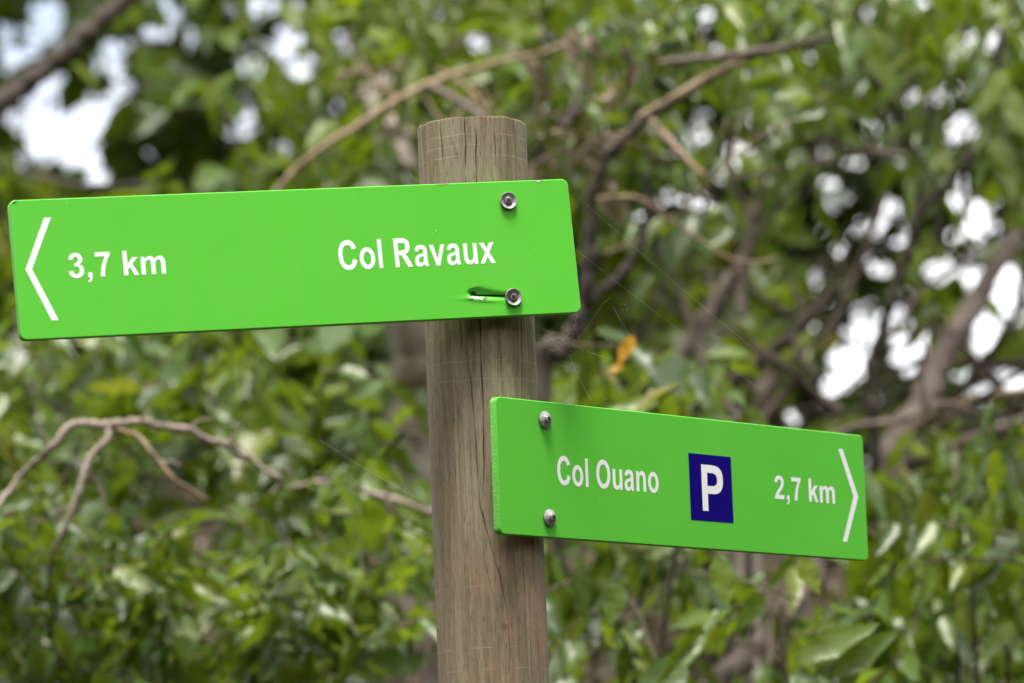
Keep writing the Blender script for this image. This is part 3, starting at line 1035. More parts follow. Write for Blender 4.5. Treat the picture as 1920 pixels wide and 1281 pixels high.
# places where trunks, boughs and bare earth stand free of the leaves in front: px centre, radii, only for leaves nearer than
CLEAR = [(772, 700, 34, 90, 9.1), (765, 800, 34, 90, 9.1), (740, 295, 42, 60, 9.0), (1395, 1230, 34, 40, 8.0), (1455, 1165, 34, 40, 8.1),
         (1510, 1105, 30, 36, 8.2), (1345, 1275, 26, 26, 8.0), (1720, 760, 42, 60, 8.5), (1770, 670, 40, 60, 8.7), (1835, 560, 36, 56, 8.8),
         (1640, 700, 16, 120, 8.1), (1690, 500, 18, 90, 8.1), (1780, 340, 20, 40, 8.1), (1325, 600, 26, 60, 8.6), (1380, 500, 22, 50, 8.6),
         (1105, 470, 18, 110, 7.5), (1080, 620, 26, 30, 7.5), (1190, 470, 22, 60, 7.5), (600, 285, 20, 12, 7.8), (680, 230, 24, 12, 7.8), (760, 180, 24, 10, 7.9),
         (1260, 190, 30, 14, 7.4), (1350, 135, 30, 12, 7.4), (1128, 120, 22, 60, 7.3), (1106, 240, 18, 36, 7.3),
         (1035, 268, 16, 36, 7.3), (1155, 350, 20, 30, 7.3), (60, 150, 60, 20, 10.4), (150, 70, 50, 24, 10.4), (0, 200, 36, 24, 10.4),
         (370, 225, 16, 24, 14), (405, 275, 16, 24, 14), (1190, 1140, 36, 26, 9), (1120, 1250, 40, 24, 9), (1240, 1215, 30, 18, 9), (300, 890, 20, 20, 9),
         (90, 770, 34, 18, 9), (400, 1000, 24, 16, 9), (1440, 720, 18, 34, 9.2), (690, 1050, 30, 16, 9), (60, 700, 18, 26, 9), (150, 660, 16, 14, 9),
         (120, 830, 40, 30, 7), (230, 800, 60, 16, 7), (370, 815, 40, 16, 7), (500, 890, 22, 18, 7), (150, 920, 18, 50, 7), (740, 940, 60, 14, 7)]


def hides_wood(O, A, L):
    hit = np.zeros(len(O), bool)
    for t in (0.25, 0.5, 0.75):
        px, py, d = px_of(O + A * (L * t)[:, None])
        for cx, cy, rx, ry, dm in CLEAR:
            hit |= (((px - cx) / (rx + 8)) ** 2 + ((py - cy) / (ry + 8)) ** 2 < 1) & (d < dm)
    return hit & (rng.random(len(O)) > 0.12)


def unit(v):
    return v / (np.linalg.norm(v, axis=-1, keepdims=True) + 1e-9)


def sprays(region, d0, d1, cover, L0, ratio, droop, facing=0.6, per=(7, 12), soft=0.85):
    """leafy twigs spread through a crown: returns leaf arrays and twig paths"""
    cx, cy, rx, ry = region
    dm = (d0 + d1) / 2
    area = math.pi * rx * ry * (dm / F) ** 2
    leaf_area = L0 * L0 * ratio * 0.62 * 0.55
    n_leaf = int(cover * area / leaf_area)
    n_twig = max(3, int(n_leaf / (sum(per) / 2)))
    O, A, L, Wd, twigs, TI = [], [], [], [], [], []
    for _ in range(n_twig):
        a = rng.uniform(0, 2 * math.pi)
        q = math.sqrt(rng.random()) * (soft + (1.12 - soft) * rng.random())
        d = rng.uniform(d0, d1)
        p = at(cx + rx * q * math.cos(a), cy + ry * q * math.sin(a), d)
        az = rng.uniform(0, 2 * math.pi)
        el = rng.normal(0.05, 0.45) - droop * 0.35
        dirv = np.array([math.cos(az) * math.cos(el), math.sin(az) * math.cos(el), math.sin(el)])
        m = rng.integers(per[0], per[1] + 1)
        tw_tint = rng.beta(1.3, 1.5)
        step = L0 * rng.uniform(0.26, 0.42)
        path = []
        cur = p - dirv * step * m * 0.5
        for i in range(m):
            path.append(cur.copy())
            side = np.cross(dirv, [0, 0, 1.0])
            side = side / (np.linalg.norm(side) + 1e-6) * (1 if i % 2 else -1)
            ax = dirv * rng.uniform(0.25, 0.9) + side * rng.uniform(0.5, 1.1) + np.array([0, 0, -1]) * rng.normal(droop, 0.35)
            O.append(cur.copy())
            TI.append(tw_tint)
            A.append(ax)
            L.append(L0 * rng.lognormal(-0.03, 0.28) * (0.75 + 0.25 * min(1, (m - i) / 3)))
            Wd.append(ratio * rng.uniform(0.85, 1.5))
            dirv = dirv + np.array([0, 0, -0.06]) + rng.normal(0, 0.09, 3)
            dirv /= np.linalg.norm(dirv)
            cur = cur + dirv * step
        path.append(cur.copy())
        twigs.append(np.array(path))
    O, A, L = np.array(O), unit(np.array(A)), np.array(L)
    W = L * np.array(Wd)
    N = np.array([0, 0, 0.75]) + np.array([0, -1, 0]) * facing + rng.normal(0, 0.8, (len(O), 3))
    N = unit(N - A * np.sum(N * A, 1, keepdims=True))
    return O, A, N, L, W, twigs, np.array(TI)


def leaf_mass(name, T, O, A, N, L, W, tint, origin):
    pick = rng.integers(0, len(T), len(O))
    S = np.cross(A, N)
    VV, QQ, TT, off = [], [], [], 0
    for k, (tv, tq) in enumerate(T):
        sel = np.where(pick == k)[0]
        if not len(sel):
            continue
        v = (O[sel][:, None] + tv[None, :, 0:1] * (W[sel, None, None] * S[sel][:, None])
             + tv[None, :, 1:2] * (L[sel, None, None] * A[sel][:, None]) + tv[None, :, 2:3] * (L[sel, None, None] * N[sel][:, None]))
        VV.append(v.reshape(-1, 3) - origin)
        m = len(tv)
        QQ.append((tq[None] + (np.arange(len(sel)) * m)[:, None, None] + off).reshape(-1, 4))
        TT.append(np.repeat(tint[sel], m))
        off += len(sel) * m
    return np_mesh(name, np.vstack(VV), np.vstack(QQ), True, np.concatenate(TT))


def crown(parent, region, d0, d1, cover, L0, ratio, droop, mats, singles, near=True, facing=0.6, keep=0.05, twig_mat=None, soft=0.85, bright=0.0,
          per=(7, 12)):
    """leaves of one plant: the most visible ones as separate leaf objects, the rest as one foliage mass"""
    org = np.array(parent.location)
    O, A, N, L, W, twigs, TI = sprays(region, d0, d1, cover, L0, ratio, droop, facing, per, soft)
    ok = ~in_gap(O, A, L, W, keep) & ~hides_wood(O, A, L)
    # nothing grows through the signpost's space
    _, _, dd = px_of(O)
    ok &= dd > 5.35
    O, A, N, L, W, TI = O[ok], A[ok], N[ok], L[ok], W[ok], TI[ok]
    cl = 0.5 + 0.5 * np.sin(O[:, 0] * 3.1 + O[:, 1] * 2.3) * np.sin(O[:, 2] * 3.7 + O[:, 0])
    tint = np.clip(rng.beta(2, 2, len(O)) * 0.35 + 0.45 * TI + 0.2 * cl + bright, 0, 1)
    px, py, d = px_of(O + A * (L * 0.5)[:, None])
    T = NEAR_T if near else FAR_T
    alone = np.zeros(len(O), bool)
    if singles:
        seen = (px > -20) & (px < 1940) & (py > -20) & (py < 1300)
        seen &= ~((px > 30) & (px < 1070) & (py > 380) & (py < 580)) & ~((px > 940) & (px < 1610) & (py > 820) & (py < 1000))
        score = np.where(seen, d + rng.uniform(0, 0.35, len(O)), 1e9)
        idx = np.argsort(score)[:singles]
        idx = idx[score[idx] < 1e8]
        alone[idx] = True
        S = np.cross(A, N)
        for i in idx:
            me = template_mesh('near' if near else 'far', int(rng.integers(0, len(T))), mats[1])
            s, a, n = S[i] * W[i], A[i] * L[i], N[i] * L[i]
            o = O[i] - org
            link('leaf', me, parent, None, Matrix(((s[0], a[0], n[0], o[0]), (s[1], a[1], n[1], o[1]), (s[2], a[2], n[2], o[2]), (0, 0, 0, 1))))
    r = ~alone
    if r.any():
        fo = link('foliage', leaf_mass('foliage', T, O[r], A[r], N[r], L[r], W[r], tint[r], org), parent, mats[0])
        fo['kind'] = 'stuff'
    t0, t1 = np.array([p[0] for p in twigs]), np.array([p[-1] for p in twigs])
    tl = np.linalg.norm(t1 - t0, axis=1)
    bad = in_gap(t0, unit(t1 - t0), tl, np.full(len(t0), 0.01), 0.0) | (px_of(t0)[2] < 5.4) | (px_of(t1)[2] < 5.4)
    tw = [tube_arrays(p, np.linspace(0.0035, 0.0012, len(p)) * (1 if near else 1.8), 3) for p, q in zip(twigs, bad) if not q]
    if tw:
        t = link('twigs', tubes_mesh('twigs', tw, org), parent, twig_mat or M_TWIG)
        t['kind'] = 'stuff'


def ground_at(px, py, d):
    p = at(px, py, d)
    return np.array([p[0], p[1], float(terrain(p[0], p[1]))])


def woody(name, parent, pts, wpx, mat, d=None, rooted=False, segs=10, rough=0.06, taper=None, label=None, per=7):
    """branch or trunk through photo points (px, py[, depth]) with its apparent width in px"""
    P = np.array([at(p[0], p[1], p[2] if len(p) > 2 else d) for p in pts])
    dd = px_of(P)[2]
    w = np.interp(np.linspace(0, 1, len(P)), np.linspace(0, 1, len(wpx)), wpx) * dd / F / 2
    if rooted:
        root = np.array(parent.location)
        lowest = P[0]
        mid = root * 0.45 + lowest * 0.55 + np.array([0.03, 0.02, 0])
        P = np.vstack([root - [0, 0, 0.12], mid, P])
        w = np.concatenate([[w[0] * 1.7, w[0] * 1.25], w])
    path = catmull(P, per)
    rad = np.interp(np.linspace(0, 1, len(path)), np.linspace(0, 1, len(w)), w)
    q = np.random.default_rng(len(path) + int(wpx[0]))
    path = path + q.normal(0, 1, path.shape) * rad[:, None] * 0.16
    rad = rad * (1 + 0.08 * q.normal(0, 1, len(rad)))
    V, Q = tube_arrays(path, rad, segs, rough, int(q.integers(1e6)))
    o = link(name, np_mesh(name, V - np.array(parent.location), Q), parent, mat)
    if label:
        o['label'] = label
    return o


def shrub(name, label, cat, group, region, d0, d1, cover, L0, ratio, droop, mats, singles, stems=4, **kw):
    d0, d1, L0 = d0 + 0.35, d1 + 0.7, L0 * 0.88
    c = at(region[0], region[1], (d0 + d1) / 2)
    root = np.array([c[0], c[1] + 0.05, float(terrain(c[0], c[1] + 0.05))])
    e = empty(name, root)
    tag(e, label, cat, group)
    for k in range(stems):
        a = rng.uniform(0, 6.28)
        tip = at(region[0] + region[2] * 0.7 * math.cos(a), region[1] + region[3] * 0.6 * math.sin(a), rng.uniform(d0, d1))
        b0 = root + np.array([rng.normal(0, 0.05), rng.normal(0, 0.05), -0.06])
        mid = b0 * 0.5 + tip * 0.5 + np.array([rng.normal(0, .06), rng.normal(0, .06), 0.08])
        path = catmull([b0, mid, tip], 8)
        if in_gap(mid[None], unit((tip - mid)[None]), np.array([np.linalg.norm(tip - mid)]), np.array([0.02]), 0.0)[0]:
            continue
        V, Q = tube_arrays(path, np.linspace(0.012, 0.0035, len(path)), 6, 0.05, k)
        link('stem', np_mesh('stem', V - root, Q), e, M_BARK_BROWN)
    crown(e, region, d0, d1, cover, L0, ratio, droop, mats, singles, **kw)
    return e


GREEN, DARK, YG = M_LEAF['green'], M_LEAF['dark'], M_LEAF['yellow_green']

# ------------------------------------------------------------------ shrubs on the bank close behind the post
SG = 'leafy shrubs on the bank behind the signpost'
shrub('shrub', 'dark small-leaved shrub in the bottom left corner', 'shrub', SG, (110, 1150, 230, 230), 6.2, 7.4, 3.6, 0.08, 0.29, 0.65, DARK, 90, bright=0.1)
shrub('shrub', 'dense green shrub at the bottom under the arched dead branch', 'shrub', SG, (430, 1140, 250, 210), 6.1, 7.4, 3.2, 0.088, 0.29, 0.55, GREEN, 110, bright=0.08)
shrub('shrub', 'bright fresh green shrub at the bottom just left of the post', 'shrub', SG, (690, 1110, 190, 220), 6.0, 7.2, 2.9, 0.095, 0.29, 0.5, GREEN, 110, bright=0.22)
shrub('shrub', 'loose green shrub under the left end of the upper board', 'shrub', SG, (190, 760, 300, 170), 7.2, 8.8, 2.8, 0.10, 0.33, 0.5, GREEN, 80)
s_b6 = shrub('shrub', 'green shrub filling the gap between upper board and post, left of the post', 'shrub', SG, (560, 770, 250, 190), 7.0, 8.6, 2.7, 0.105, 0.32, 0.55, GREEN, 80, bright=0.05)
shrub('shrub', 'loose shrub with pale leaves below the lower board, right of the post', 'shrub', SG, (1160, 1150, 200, 190), 5.9, 7.2, 2.6, 0.092, 0.31, 0.85, GREEN, 100, bright=0.16)
s_big = shrub('shrub', 'shrub with large glossy wavy leaves beneath the right end of the lower board', 'shrub', SG, (1480, 1210, 230, 130), 5.7, 6.8, 2.3, 0.11, 0.29, 0.6, GREEN, 90, bright=0.14)
shrub('shrub', 'shrub with long drooping leaves in the bottom right corner', 'shrub', SG, (1790, 1090, 220, 260), 6.0, 7.4, 3.0, 0.105, 0.28, 1.1, GREEN, 110, bright=0.06)
s_pale = shrub('shrub', 'shrub with pale shiny leaves just above the lower board beside the post', 'shrub', SG, (1170, 740, 210, 85), 6.1, 7.2, 2.9, 0.10, 0.30, 0.45, GREEN, 80, bright=0.2)
shrub('shrub', 'yellow-green shrub beyond the right end of the lower board', 'shrub', SG, (1760, 880, 220, 110), 7.0, 8.6, 2.4, 0.095, 0.32, 0.6, YG, 70)

# ------------------------------------------------------------------ trees with visible trunks
TG = 'trees behind the signpost'


def tree(name, label, root_px, d):
    e = empty(name, ground_at(root_px[0], root_px[1], d))
    tag(e, label, 'tree', TG)
    return e


# leaning trunk, bottom right to upper right
t = tree('leaning_tree', 'thick brown trunk leaning from behind the lower board to the right edge', (1240, 1500), 8.0)
woody('trunk', t, [(1290, 1370, 8.0), (1350, 1281, 8.05), (1440, 1185, 8.15), (1520, 1092, 8.3), (1600, 965, 8.45), (1690, 815, 8.6), (1748, 705, 8.75),
                   (1815, 585, 8.9), (1880, 480, 9.05), (1950, 380, 9.2), (2050, 210, 9.4)], [44, 44, 46, 48, 50, 52, 50, 42, 34, 28, 22], M_BARK_BROWN, rooted=True, segs=16, rough=0.08)
woody('limb', t, [(1770, 800, 8.7), (1813, 717, 8.6), (1880, 633, 8.5), (1907, 587, 8.5), (1916, 520, 8.5), (1940, 430, 8.5)], [15, 15, 14, 12, 10], M_BARK_DARK)
woody('limb', t, [(1690, 822, 8.6), (1757, 777, 8.4), (1820, 750, 8.3), (1913, 733, 8.2), (1990, 720, 8.2)], [18, 18, 16, 14], M_BARK_TAN)
woody('limb', t, [(1640, 900, 8.5), (1700, 872, 8.2), (1780, 842, 8.0), (1860, 812, 7.9), (1930, 785, 7.9), (2010, 770, 7.9)], [26, 26, 24, 22, 20], M_BARK_BROWN)
crown(t, (1860, 520, 190, 170), 9.0, 10.6, 2.2, 0.11, 0.4, 0.6, YG, 60)

# slender dark tree right of the middle
t = tree('slender_tree', 'slender dark tree with a bent stem rising above the right end of the lower board', (1650, 1300), 8.2)
woody('trunk', t, [(1650, 1000, 8.2), (1640, 817, 8.2), (1633, 717, 8.2), (1640, 660, 8.2), (1663, 593, 8.2), (1680, 533, 8.2), (1707, 467, 8.2), (1722, 405, 8.2),
                   (1773, 350, 8.2), (1820, 287, 8.2), (1853, 240, 8.2), (1862, 170, 8.2), (1880, 60, 8.2), (1900, -80, 8.2)], [26, 24, 22, 20, 19, 18, 17, 16, 15, 13], M_BARK_DARK, rooted=True)
woody('limb', t, [(1712, 445, 8.2), (1722, 380, 8.25), (1730, 317, 8.3), (1737, 262, 8.3), (1750, 180, 8.3)], [15, 14, 12, 9], M_BARK_DARK)
woody('limb', t, [(1547, 40, 8.0), (1580, 80, 8.05), (1613, 117, 8.1), (1663, 182, 8.15), (1690, 240, 8.2)], [12, 14, 14, 10], M_BARK_DARK)
crown(t, (1730, 120, 320, 210), 7.8, 9.6, 3.1, 0.095, 0.28, 1.15, GREEN, 130, soft=0.9, bright=0.08)

# thin grey stem and two dark leaning stems
t = tree('multi_stemmed_tree', 'tree with several thin leaning stems between the two boards', (1320, 1100), 9.0)
woody('trunk', t, [(1330, 900, 9.0), (1430, 790, 9.0), (1530, 660, 9.0), (1573, 587, 9.0), (1613, 493, 9.0), (1640, 420, 9.0), (1662, 350, 9.0), (1690, 230, 9.0)], [18, 17, 16, 14, 13, 11], M_BARK_BROWN, rooted=True)
woody('stem', t, [(1250, 760, 8.7), (1300, 645, 8.7), (1357, 550, 8.7), (1390, 500, 8.7), (1413, 433, 8.7), (1430, 330, 8.7)], [36, 36, 34, 28, 22, 14], M_BARK_BROWN, rooted=True)
woody('stem', t, [(1300, 800, 8.6), (1363, 727, 8.6), (1430, 673, 8.6), (1480, 633, 8.6), (1540, 567, 8.6), (1570, 517, 8.6), (1600, 440, 8.6)], [27, 27, 25, 22, 16, 10], M_BARK_DARK, rooted=True)
woody('stem', t, [(1400, 830, 8.8), (1440, 747, 8.8), (1467, 700, 8.8), (1513, 653, 8.8), (1550, 590, 8.8)], [15, 15, 13, 9], M_BARK_DARK, rooted=True)
woody('stem', t, [(1400, 860, 9.4), (1425, 770, 9.4), (1450, 690, 9.4), (1475, 640, 9.4)], [40, 36, 30, 22], M_BARK_PALE, rooted=True)
crown(t, (1370, 520, 230, 190), 9.0, 11.0, 2.6, 0.11, 0.40, 0.6, YG, 90)

# dark forked stem right behind the upper board's end, hung with dead leaves
t = tree('forked_tree', 'dark forked tree at the right end of the upper board, hung with dead leaves', (1010, 1000), 7.6)
woody('trunk', t, [(1020, 720, 7.6), (1050, 665, 7.6), (1080, 615, 7.6), (1098, 554, 7.6), (1108, 460, 7.6), (1112, 370, 7.6), (1140, 290, 7.6), (1215, 222, 7.6),
                   (1280, 178, 7.6), (1337, 143, 7.6), (1410, 103, 7.6), (1470, 88, 7.6), (1560, 70, 7.6)], [40, 34, 30, 28, 24, 22, 20, 18, 16, 12], M_BARK_DARK, rooted=True)
woody('limb', t, [(1100, 575, 7.6), (1118, 552, 7.6), (1167, 514, 7.6), (1202, 456, 7.6), (1212, 393, 7.6), (1210, 320, 7.6)], [20, 20, 19, 17, 13, 8], M_BARK_DARK)
woody('limb', t, [(1215, 222, 7.6), (1245, 252, 7.5), (1275, 285, 7.45), (1320, 330, 7.4)], [15, 13, 11, 8], M_BARK_TAN)
woody('limb', t, [(1205, 222, 7.55), (1270, 180, 7.5), (1337, 140, 7.5), (1400, 108, 7.5)], [19, 18, 16, 12], M_BARK_TAN)
woody('limb', t, [(1230, 118, 7.5), (1280, 113, 7.5), (1340, 107, 7.5), (1410, 97, 7.5), (1475, 88, 7.5)], [10, 15, 15, 14, 9], M_BARK_BROWN)
crown(t, (1230, 170, 270, 250), 7.6, 9.8, 3.1, 0.09, 0.30, 0.8, GREEN, 130, bright=0.06)


def dead_leaves(parent, spots, d):
    org = np.array(parent.location)
    for (px, py, n, spread) in spots:
        for k in range(n):
            p = at(px + rng.normal(0, spread * 0.35), py + (k + 0.5) / n * spread * 2 - spread, d + rng.normal(0, 0.06))
            a = unit(np.array([rng.normal(0, 0.3), rng.normal(0, 0.3), -1.0]))
            n_ = np.array([rng.normal(0, 0.5), -1.0, rng.normal(0.2, 0.3)])
            n_ = unit(n_ - a * (a @ n_))
            s = np.cross(a, n_)
            L = rng.uniform(0.04, 0.07)
            W = L * rng.uniform(0.35, 0.5)
            o = p - org
            me = template_mesh('dead', int(rng.integers(0, 2)), M_BROWN[1])
            s, a2, n2 = s * W, a * L, n_ * L
            link('dead_leaf', me, parent, None, Matrix(((s[0], a2[0], n2[0], o[0]), (s[1], a2[1], n2[1], o[1]), (s[2], a2[2], n2[2], o[2]), (0, 0, 0, 1))))


dead_leaves(t, [(1128, 120, 6, 70), (1010, 130, 3, 30), (1190, 110, 2, 25), (1106, 240, 4, 38), (1035, 268, 4, 40), (1155, 350, 4, 35), (1005, 320, 2, 22), (1085, 65, 2, 15)], 7.35)

# pale trunk behind the post with the long tan branch
t = tree('pale_tree', 'tree with a pale grey-pink trunk straight behind the post and a long tan branch', (790, 1100), 9.2)
woody('trunk', t, [(790, 1000, 9.2), (782, 850, 9.2), (775, 700, 9.2), (768, 560, 9.2), (748, 400, 9.3), (738, 300, 9.4), (705, 150, 9.6), (672, 20, 9.8), (640, -120, 10)],
      [84, 84, 84, 80, 76, 74, 62, 50, 40], M_BARK_PALE, rooted=True, segs=18, rough=0.07)
woody('limb', t, [(500, 380, 7.9), (560, 312, 7.9), (610, 275, 7.9), (700, 215, 7.95), (745, 187, 8.0), (830, 147, 8.05), (930, 118, 8.1), (1010, 100, 8.2), (1090, 70, 8.3)],
      [9, 12, 14, 15, 14, 11, 8, 5], M_BARK_TAN)
woody('limb', t, [(745, 187, 8.0), (715, 165, 8.0), (690, 140, 8.0), (672, 100, 8.0)], [14, 13, 11, 7], M_BARK_TAN)
woody('limb', t, [(800, 160, 8.05), (840, 178, 8.0), (895, 213, 7.95), (960, 250, 7.9)], [13, 15, 13, 9], M_BARK_BROWN)
crown(t, (800, 130, 330, 230), 8.4, 10.6, 3.1, 0.092, 0.32, 0.7, YG, 120, bright=0.04)
crown(t, (820, 330, 170, 110), 8.8, 10.4, 1.6, 0.105, 0.36, 0.7, GREEN, 20)



def tangle(parent, region, d0, d1, n, wr, mats, lean=(0.4, 1.1)):
    """thin bare branches crossing inside a crown, each forking once or twice"""
    org = np.array(parent.location)
    tr = np.random.default_rng(int(region[0]) + 3)
    for k in range(n):
        a = tr.uniform(0, 6.28)
        q = math.sqrt(tr.random())
        p = at(region[0] + region[2] * q * math.cos(a), region[1] + region[3] * q * math.sin(a), tr.uniform(d0, d1))
        el = tr.uniform(*lean) * (1 if tr.random() < 0.85 else -0.5)
        az = tr.choice([0.25, 2.7]) + tr.normal(0, 0.55)
        d = np.array([math.cos(az) * math.cos(el), math.sin(az) * math.cos(el) * 0.6, math.sin(el)])
        ln = tr.uniform(0.25, 0.6)
        pts = [p - d * ln / 2]
        for i in range(6):
            d = unit(d + tr.normal(0, 0.28, 3))
            pts.append(pts[-1] + d * ln / 6)
        r = tr.uniform(*wr)
        tubes = [tube_arrays(catmull(pts, 4), np.linspace(r, r * 0.45, 25), 7, 0.07, k)]
        for i in (2, 4):
            dd = unit(d + tr.normal(0, 0.6, 3))
            b = [pts[i] + dd * t + tr.normal(0, 0.012, 3) for t in (0, 0.08, 0.17, 0.27)]
            b[0] = pts[i]
            tubes.append(tube_arrays(catmull(b, 4), np.linspace(r * 0.55, r * 0.2, 13), 5, 0.06, k + i))
        link('branch', tubes_mesh('branch', tubes, org), parent, mats[k % len(mats)])


TREES = {o.name: o for o in COL.objects if o.type == 'EMPTY'}
tangle(TREES['multi_stemmed_tree'], (1380, 560, 200, 170), 7.8, 9.8, 9, (0.004, 0.011), (M_BARK_DARK, M_BARK_BROWN, M_BARK_DARK), (0.6, 1.2))
tangle(TREES['slender_tree'], (1680, 330, 230, 220), 7.8, 9.6, 9, (0.003, 0.008), (M_BARK_DARK, M_BARK_BROWN), (0.3, 1.2))
tangle(TREES['leaning_tree'], (1800, 720, 150, 160), 7.8, 9.4, 8, (0.004, 0.010), (M_BARK_BROWN, M_BARK_DARK), (0.2, 0.9))
tangle(TREES['forked_tree'], (1200, 250, 200, 200), 7.2, 9.0, 9, (0.003, 0.007), (M_BARK_BROWN, M_BARK_TAN, M_BARK_DARK), (0.0, 1.0))
tangle(t, (780, 180, 260, 150), 8.2, 9.6, 8, (0.003, 0.008), (M_BARK_BROWN, M_BARK_TAN), (0.0, 1.0))

# tree whose dark limb crosses the top left corner
t = tree('dark_limbed_tree', 'tree with a thick dark limb slanting across the top left corner', (-330, 700), 10.5)
woody('trunk', t, [(-330, 520, 10.5), (-300, 420, 10.5), (-180, 330, 10.5), (-60, 248, 10.5), (0, 195, 10.5), (60, 152, 10.5), (112, 108, 10.5), (180, 46, 10.5), (250, -10, 10.5),
                   (340, -80, 10.5)], [60, 56, 48, 42, 40, 38, 36, 34, 32, 28], M_BARK_DARK, rooted=True, segs=14)
woody('limb', t, [(-180, 330, 10.5), (-60, 300, 10.3), (60, 330, 10.2), (180, 350, 10.1), (300, 345, 10.0)], [20, 18, 14, 12, 8], M_BARK_DARK)
crown(t, (120, 345, 420, 55), 9.4, 10.8, 3.6, 0.12, 0.36, 0.5, YG, 60, facing=0.4, soft=0.95)
crown(t, (330, 60, 220, 120), 10.0, 12.0, 2.2, 0.12, 0.42, 0.6, DARK, 60, bright=0.15)
crown(t, (520, 315, 200, 60), 8.6, 10.4, 3.4, 0.11, 0.38, 0.6, GREEN, 50, bright=0.1)

# arched dead branch in front of the shrubs
e = empty('dead_branch', ground_at(100, 1200, 6.35))
tag(e, 'bare dead branch arching over the shrubs left of the post', 'branch')
woody('bough', e, [(28, 900, 6.35), (60, 872, 6.35), (98, 838, 6.33), (122, 806, 6.35), (150, 793, 6.36), (182, 798, 6.38), (214, 796, 6.38), (262, 790, 6.4), (305, 799, 6.43), (352, 806, 6.42),
                   (392, 826, 6.44), (424, 834, 6.46), (452, 858, 6.5), (470, 858, 6.5), (497, 884, 6.5), (526, 903, 6.52), (512, 926, 6.53)], [9, 11, 13, 13, 15, 15, 15, 14, 14, 13, 12, 11, 10, 9], M_BARK_DEAD,
      rough=0.13, per=5)
woody('twig', e, [(205, 800, 6.38), (199, 826, 6.36), (172, 853, 6.34), (160, 880, 6.33), (150, 915, 6.32), (138, 948, 6.3), (118, 1000, 6.3), (98, 1040, 6.32), (92, 1085, 6.4)], [12, 12, 12, 12, 11, 10, 9, 7], M_BARK_DEAD, rough=0.13, per=5)
woody('twig', e, [(213, 803, 6.38), (258, 818, 6.36), (283, 848, 6.34), (300, 868, 6.34), (335, 905, 6.33), (388, 937, 6.36)], [9, 9, 8, 7, 6], M_BARK_TAN, rough=0.13, per=5)
woody('twig', e, [(30, 900, 6.35), (-20, 980, 6.3), (-60, 1150, 6.3), (-80, 1500, 6.3)], [10, 11, 12, 13], M_BARK_DEAD)
for pts in ([(98, 838), (80, 815), (74, 790)], [(262, 792), (280, 770), (284, 748)], [(352, 806), (372, 790), (398, 786)], [(424, 834), (440, 815), (446, 790)], [(160, 880), (182, 905), (190, 930)],
            [(300, 868), (322, 866), (340, 872)], [(138, 948), (112, 955), (98, 970)], [(497, 884), (520, 878), (548, 884)]):
    woody('twig', e, [(x, y, 6.38) for x, y in pts], [6, 5, 3], M_BARK_DEAD, rough=0.12, per=4, segs=6)
woody('limb', s_b6, [(540, 915, 7.0), (600, 905, 6.95), (650, 906, 6.9), (700, 926, 6.85), (745, 938, 6.8), (815, 962, 6.8), (900, 975, 6.8)], [8, 10, 11, 12, 12, 11, 10], M_BARK_DEAD, rough=0.1, per=5)
woody('limb', s_b6, [(690, 1010, 6.9), (720, 960, 6.9), (745, 930, 6.9)], [14, 13, 11], M_BARK_TAN)


def one_leaf(parent, px, py, d, axis, L, W, mat, label=None, kind='near'):
    org = np.array(parent.location)
    a = unit(np.array(axis, float))
    n = np.array([0.1, -1.0, 0.45])
    n = unit(n - a * (a @ n))
    s = np.cross(a, n) * W
    a, n = a * L, n * L
    o = at(px, py, d) - org
    ob = link('leaf', template_mesh(kind, 2, mat), parent, None, Matrix(((s[0], a[0], n[0], o[0]), (s[1], a[1], n[1], o[1]), (s[2], a[2], n[2], o[2]), (0, 0, 0, 1))))
    if label:
        ob['label'] = label
    return ob


one_leaf(s_pale, 1188, 630, 6.2, (-0.6, 0, -1), 0.052, 0.020, M_ORANGE, 'orange dying leaf')
one_leaf(s_pale, 1172, 686, 6.2, (-0.9, 0, -0.25), 0.028, 0.013, M_ORANGE, 'orange dying leaf')
for (px, py, ax, L, W) in ((1490, 1240, (0.95, -0.1, 0.35), 0.135, 0.036), (1560, 1270, (0.8, -0.1, 0.5), 0.12, 0.034), (1480, 1262, (0.8, -.2, -.7), 0.08, .03),
                           (1160, 1090, (-0.25, -.1, -1), 0.07, 0.03), (1345, 1045, (0.15, -.1, -1), 0.075, 0.032), (1500, 1045, (0.4, 0, -0.9), 0.06, 0.028)):
    one_leaf(s_big if px > 1300 else s_pale, px, py, 5.75, ax, L, W, GREEN[1])

# ------------------------------------------------------------------ trees farther up the slope
FG = 'trees farther up the slope'


def high_crown(e, mats, n=1500, spread=(2.0, 1.8, 1.0)):  # unseen foliage added to keep top light off the slope
    """the upper part of the crown, above the picture"""
    org = np.array(e.location)
    y = org[1]
    c = np.array([org[0], y - 1.0, 1.5 + 0.2586 * y + 1.55])
    q = unit(rng.normal(0, 1, (n, 3))) * (rng.random(n) ** 0.4)[:, None]
    O = c + q * np.array(spread)
    O = O[O[:, 2] > 1.5 + 0.2586 * O[:, 1] + 0.35]
    m = len(O)
    A = unit(rng.normal(0, 1, (m, 3)) + [0, 0, -0.5])
    N = np.array([0, 0, 0.9]) + rng.normal(0, 0.5, (m, 3))
    N = unit(N - A * np.sum(N * A, 1, keepdims=True))
    L = rng.uniform(0.16, 0.30, m)
    fo = link('foliage', leaf_mass('foliage', FAR_T, O, A, N, L, L * 0.5, rng.random(m), org), e, mats[0])
    fo['kind'] = 'stuff'


